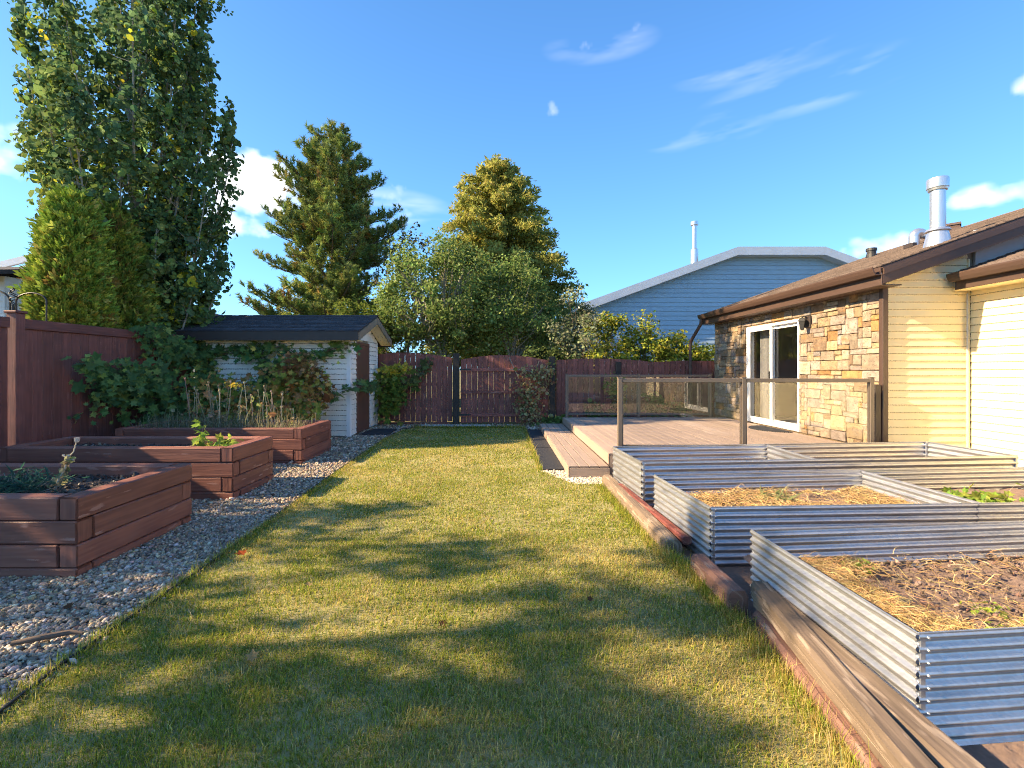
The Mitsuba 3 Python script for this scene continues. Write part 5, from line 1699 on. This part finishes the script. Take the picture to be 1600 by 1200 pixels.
vine('thin green vine slanting up the fence left of the gate', [(-2.55, 12.2, 1.05), (-2.25, 12.3, 1.3), (-2.0, 12.38, 1.6), (-1.93, 12.4, 1.72)], 75, (.05, .04, .06), .11, [(.14, .18, .07), (.18, .21, .1), (.10, .14, .05)], None, 213)
vine('dry climbing rose with russet leaves on the right part of the gate', [(.72, 12.05, .1), (.65, 12.1, .5), (.5, 12.15, 1.0), (.6, 12.2, 1.35), (.95, 12.2, 1.4), (1.15, 12.25, 1.5), (1.1, 12.2, 1.1), (.75, 12.1, .8), (.6, 12.05, .4), (.95, 12.0, .15)], 900, (.15, .09, .14), .062,
     [(.32, .29, .14), (.42, .34, .17), (.36, .17, .09), (.18, .21, .08), (.50, .46, .24)], None, 214, shape=LEAF, name='climbing_rose', cat='climber')
t = thing('rose_support', 'bare pale canes and a wire tied across the gate above the climbing rose', 'canes')
for p in ([(.18, 12.3, 1.82), (.42, 12.3, 1.3)], [(.98, 12.3, 1.72), (.86, 12.3, 1.38)], [(1.25, 12.3, 1.66), (1.1, 12.3, 1.38)], [(.2, 12.33, 1.50), (1.2, 12.33, 1.40)]):
    MB().add(*tube(p, [.012, .012], 6)).put('cane', 'mat_pale_bark', smooth=60, parent=t)
vine('small green bushy plant between the rose and the deck step', [(1.15, 11.75, .12), (1.45, 11.8, .16), (1.75, 11.85, .15)], 330, (.13, .1, .07), .085, [(.10, .17, .04), (.15, .22, .06), (.22, .26, .1)], None, 215, cat='plant', name='bush', face=(0, -.5, 1))
for x, h, lab, sd in ((2.35, .55, 'low leafy plant behind the left pane of the far railing', 216), (2.95, 1.2, 'tall green climber against the fence behind the left pane of the far railing', 217), (3.95, .7, 'bushy plant behind the right pane of the far railing', 218), (4.6, .5, 'low plant beside the far railing near the stone wall', 219)):
    vine(lab, [(x, 11.95, .1), (x + .08, 12.0, h * .5), (x - .02, 12.1, h)], int(220 + 160 * h), (.13, .08, .12), .08, [(.11, .18, .05), (.16, .23, .07), (.24, .26, .10), (.22, .16, .07)], [4, 4, 2, 1], sd, cat='plant', name='bush', shape=LEAF, group='plants between the deck and the back fence')


# ------------------------------------------------------------------ plants in the planters
def stalks(label, x, y, z, n, h, seed, spread=.12, heads=True, leaves=20, cat='dried plant'):
    r = np.random.default_rng(seed)
    t = thing('dried_stalks', label, cat, 'dried seed stalks in the planters')
    m = MB()
    tops = []
    for i in range(n):
        b = np.array([x, y, z - .03]) + r.normal(0, spread, 3) * [1, .7, 0]
        L = h * r.uniform(.65, 1.08)
        e = b + [r.normal(0, .10) * L, r.normal(0, .1) * L, L]
        pth = bez(b, (b + e) / 2 + r.normal(0, .03, 3), e, 6)
        c = tint(r, 1, [(.40, .33, .2), (.34, .26, .15), (.48, .42, .28)])[0]
        v, f, uv = tube(pth, np.linspace(.007, .0045, 6), 5)
        m.add(v, f, None, c)
        tops.append(e)
        if heads and r.random() < .85:
            v, f = lathe([(0, -.022), (.011, -.012), (.014, 0), (.013, .010), (.017, .014), (.017, .018), (0, .02)], 8, e)
            m.add(v, f, None, c * .9)
    m.put('stalk', 'mat_stalk', parent=t, color=True)
    if leaves:
        c0 = np.array([x, y, z]) + r.normal(0, 1, (leaves, 3)) * [spread * 1.1, spread * .8, 0] + np.c_[np.zeros((leaves, 2)), r.uniform(.05, .6 * h, leaves)]
        MB().add(*scatter(*LEAF, c0, rot_frames(r.normal(size=(leaves, 3)), r), .07 * np.exp(r.normal(0, .3, leaves)), tint(r, leaves, [(.38, .30, .17), (.30, .20, .11), (.28, .30, .12), (.45, .40, .25)]))).put('withered_leaves', 'mat_leaf', parent=t, color=True)


for x, y, n, h, sd, lab in ((-5.35, 8.0, 6, .75, 301, 'leftmost cluster of tall dried seed stalks in the farthest timber planter'), (-4.95, 8.05, 7, .70, 302, 'second cluster of dried seed stalks from the left in the farthest timber planter'),
                            (-4.72, 8.1, 5, .82, 303, 'third cluster of dried seed stalks, beside the yellow flower'), (-4.3, 8.05, 6, .78, 304, 'drooping brown cluster of dried stalks before the middle of the shed'),
                            (-3.98, 8.0, 6, .62, 305, 'reddish cluster of dried stalks before the rusty bush'), (-5.15, 7.9, 5, .55, 306, 'short pale dried stalks between the taller clusters')):
    stalks(lab, x, y, .47, n, h * 1.15, sd)
stalks('short lone green stem near the right end of the farthest timber planter', -3.62, 8.0, .47, 2, .35, 307, .03, True, 10, 'plant')
t = thing('withered_stalk', 'lone withered stalk with a round seed head leaning in the nearest timber planter', 'dried plant')
r = np.random.default_rng(308)
pth = np.array([[-3.80, 3.9, .44], [-3.76, 3.9, .56], [-3.70, 3.9, .66], [-3.685, 3.9, .74], [-3.63, 3.9, .80], [-3.60, 3.9, .90]])
v, f, uv = tube(pth, [.009, .008, .007, .006, .005, .0045], 6)
m = MB().add(v, f, None, np.array([.40, .35, .27]))
v, f = lathe([(0, -.024), (.014, -.014), (.018, 0), (.016, .012), (.02, .016), (.02, .02), (0, .024)], 10, pth[-1])
m.add(v, f, None, np.array([.42, .36, .30]))
for e in ((-.05, .02, .03), (.03, -.02, .035), (.05, .01, -.01)):
    v, f, uv = tube([pth[3], pth[3] + np.array(e) * .6, pth[3] + np.array(e)], [.004, .004, .012], 6)
    m.add(v, f, None, np.array([.36, .31, .25]))
m.put('stalk', 'mat_stalk', parent=t, color=True)
q = r.uniform(.1, .65, 46)
c0 = np.stack([np.interp(q, np.linspace(0, 1, 6), pth[:, k]) for k in range(3)], 1) + r.normal(0, .013, (46, 3))
MB().add(*scatter(*LEAF, c0, rot_frames(r.normal(size=(46, 3)), r), .045 * np.exp(r.normal(0, .3, 46)), tint(r, 46, [(.34, .32, .2), (.3, .26, .17), (.24, .28, .13)]))).put('withered_leaves', 'mat_leaf', parent=t, color=True)
m = MB()
r = np.random.default_rng(310)
n = 3600
xy = np.c_[r.uniform(-6.0, -3.35, n), r.uniform(7.45, 8.35, n)]
k = meshkit.fbm(np.c_[xy * 2.2, np.zeros(n)], 3, 7)
xy = xy[r.random(n) < np.clip((k - .25) * 2.6, .05, 1)]
n = len(xy)
m.add(*grow_grass(np.c_[xy, np.full(n, .46)], .21 * np.exp(r.normal(0, .4, n)), np.full(n, .007), tint(r, n, [(.33, .30, .2), (.24, .24, .13), (.16, .2, .09), (.4, .36, .26)], None, .2), r, .5))
m.put('dry_weeds', 'mat_grass', color=True, label='grey dry weeds filling the farthest timber planter', cat='weeds', kind='stuff')


def weed(label, x, y, z, n, rad, h, size, palette, seed, cat='weed', shape=LEAF, name='weed_plant'):
    r = np.random.default_rng(seed)
    t = thing(name, label, cat)
    p = np.c_[x + r.normal(0, rad, n), y + r.normal(0, rad, n), z + np.abs(r.normal(0, h, n))]
    d = np.c_[(p[:, :2] - [x, y]) / rad * .5, np.ones(n)] + r.normal(0, .5, (n, 3))
    m = MB()
    for i in range(0, n, 3):
        m.add(*tube([(x + (p[i, 0] - x) * .3, y + (p[i, 1] - y) * .3, z - .03), p[i]], [.003, .002], 4, cap=False))
    m.put('stem', 'mat_pale_bark', parent=t)
    MB().add(*scatter(*shape, p, rot_frames(d, r), size * np.exp(r.normal(0, .25, n)), tint(r, n, palette))).put('foliage', 'mat_leaf', parent=t, color=True, kind='stuff')


LG = [(.26, .36, .06), (.36, .43, .085), (.18, .29, .055)]
BLADE = (SLIM[0] * [.28, 1, 1], SLIM[1])
weed('bright yellow green weed at the right end of the middle timber planter', -3.45, 5.75, .50, 90, .10, .06, .085, LG, 401, shape=LOBED)
weed('taller bright green sprig left of the yellow green weed in the middle timber planter', -3.72, 5.7, .52, 34, .05, .13, .085, LG, 402, shape=LOBED)
weed('feathery blue green plant in the nearest timber planter at the left edge of the photo', -4.05, 3.85, .48, 480, .13, .06, .10, [(.05, .13, .10), (.07, .16, .12), (.04, .10, .08)], 403, shape=BLADE, cat='plant')
weed('yellow flowered sprig among the dried stalks in the farthest timber planter', -4.66, 8.05, 1.20, 40, .05, .03, .04, [(.5, .42, .06), (.4, .36, .08)], 404, cat='flower')
weed('small green weed in the left corner of the farthest metal planter', 2.05, 5.12, .33, 26, .045, .06, .07, LG, 405, shape=LOBED)
weed('bright green leafy weed in the right half of the middle metal planter', 4.45, 4.25, .24, 190, .13, .05, .08, LG, 406, shape=LOBED)
weed('small green weed by the back sheet of the nearest metal planter', 2.27, 2.93, .24, 60, .04, .025, .032, LG, 407, shape=LOBED)
weed('tiny green weed in the middle of the nearest metal planter', 2.58, 2.45, .22, 26, .04, .02, .03, LG, 408, shape=LOBED)
weed('pale yellow green weed in the straw near the front of the nearest metal planter', 2.46, 2.22, .23, 26, .05, .02, .035, LG, 409, shape=LOBED)
weed('tuft of thin green grass in the straw of the middle metal planter', 2.55, 4.25, .27, 130, .07, .03, .10, [(.26, .30, .12), (.22, .26, .13)], 410, shape=BLADE)
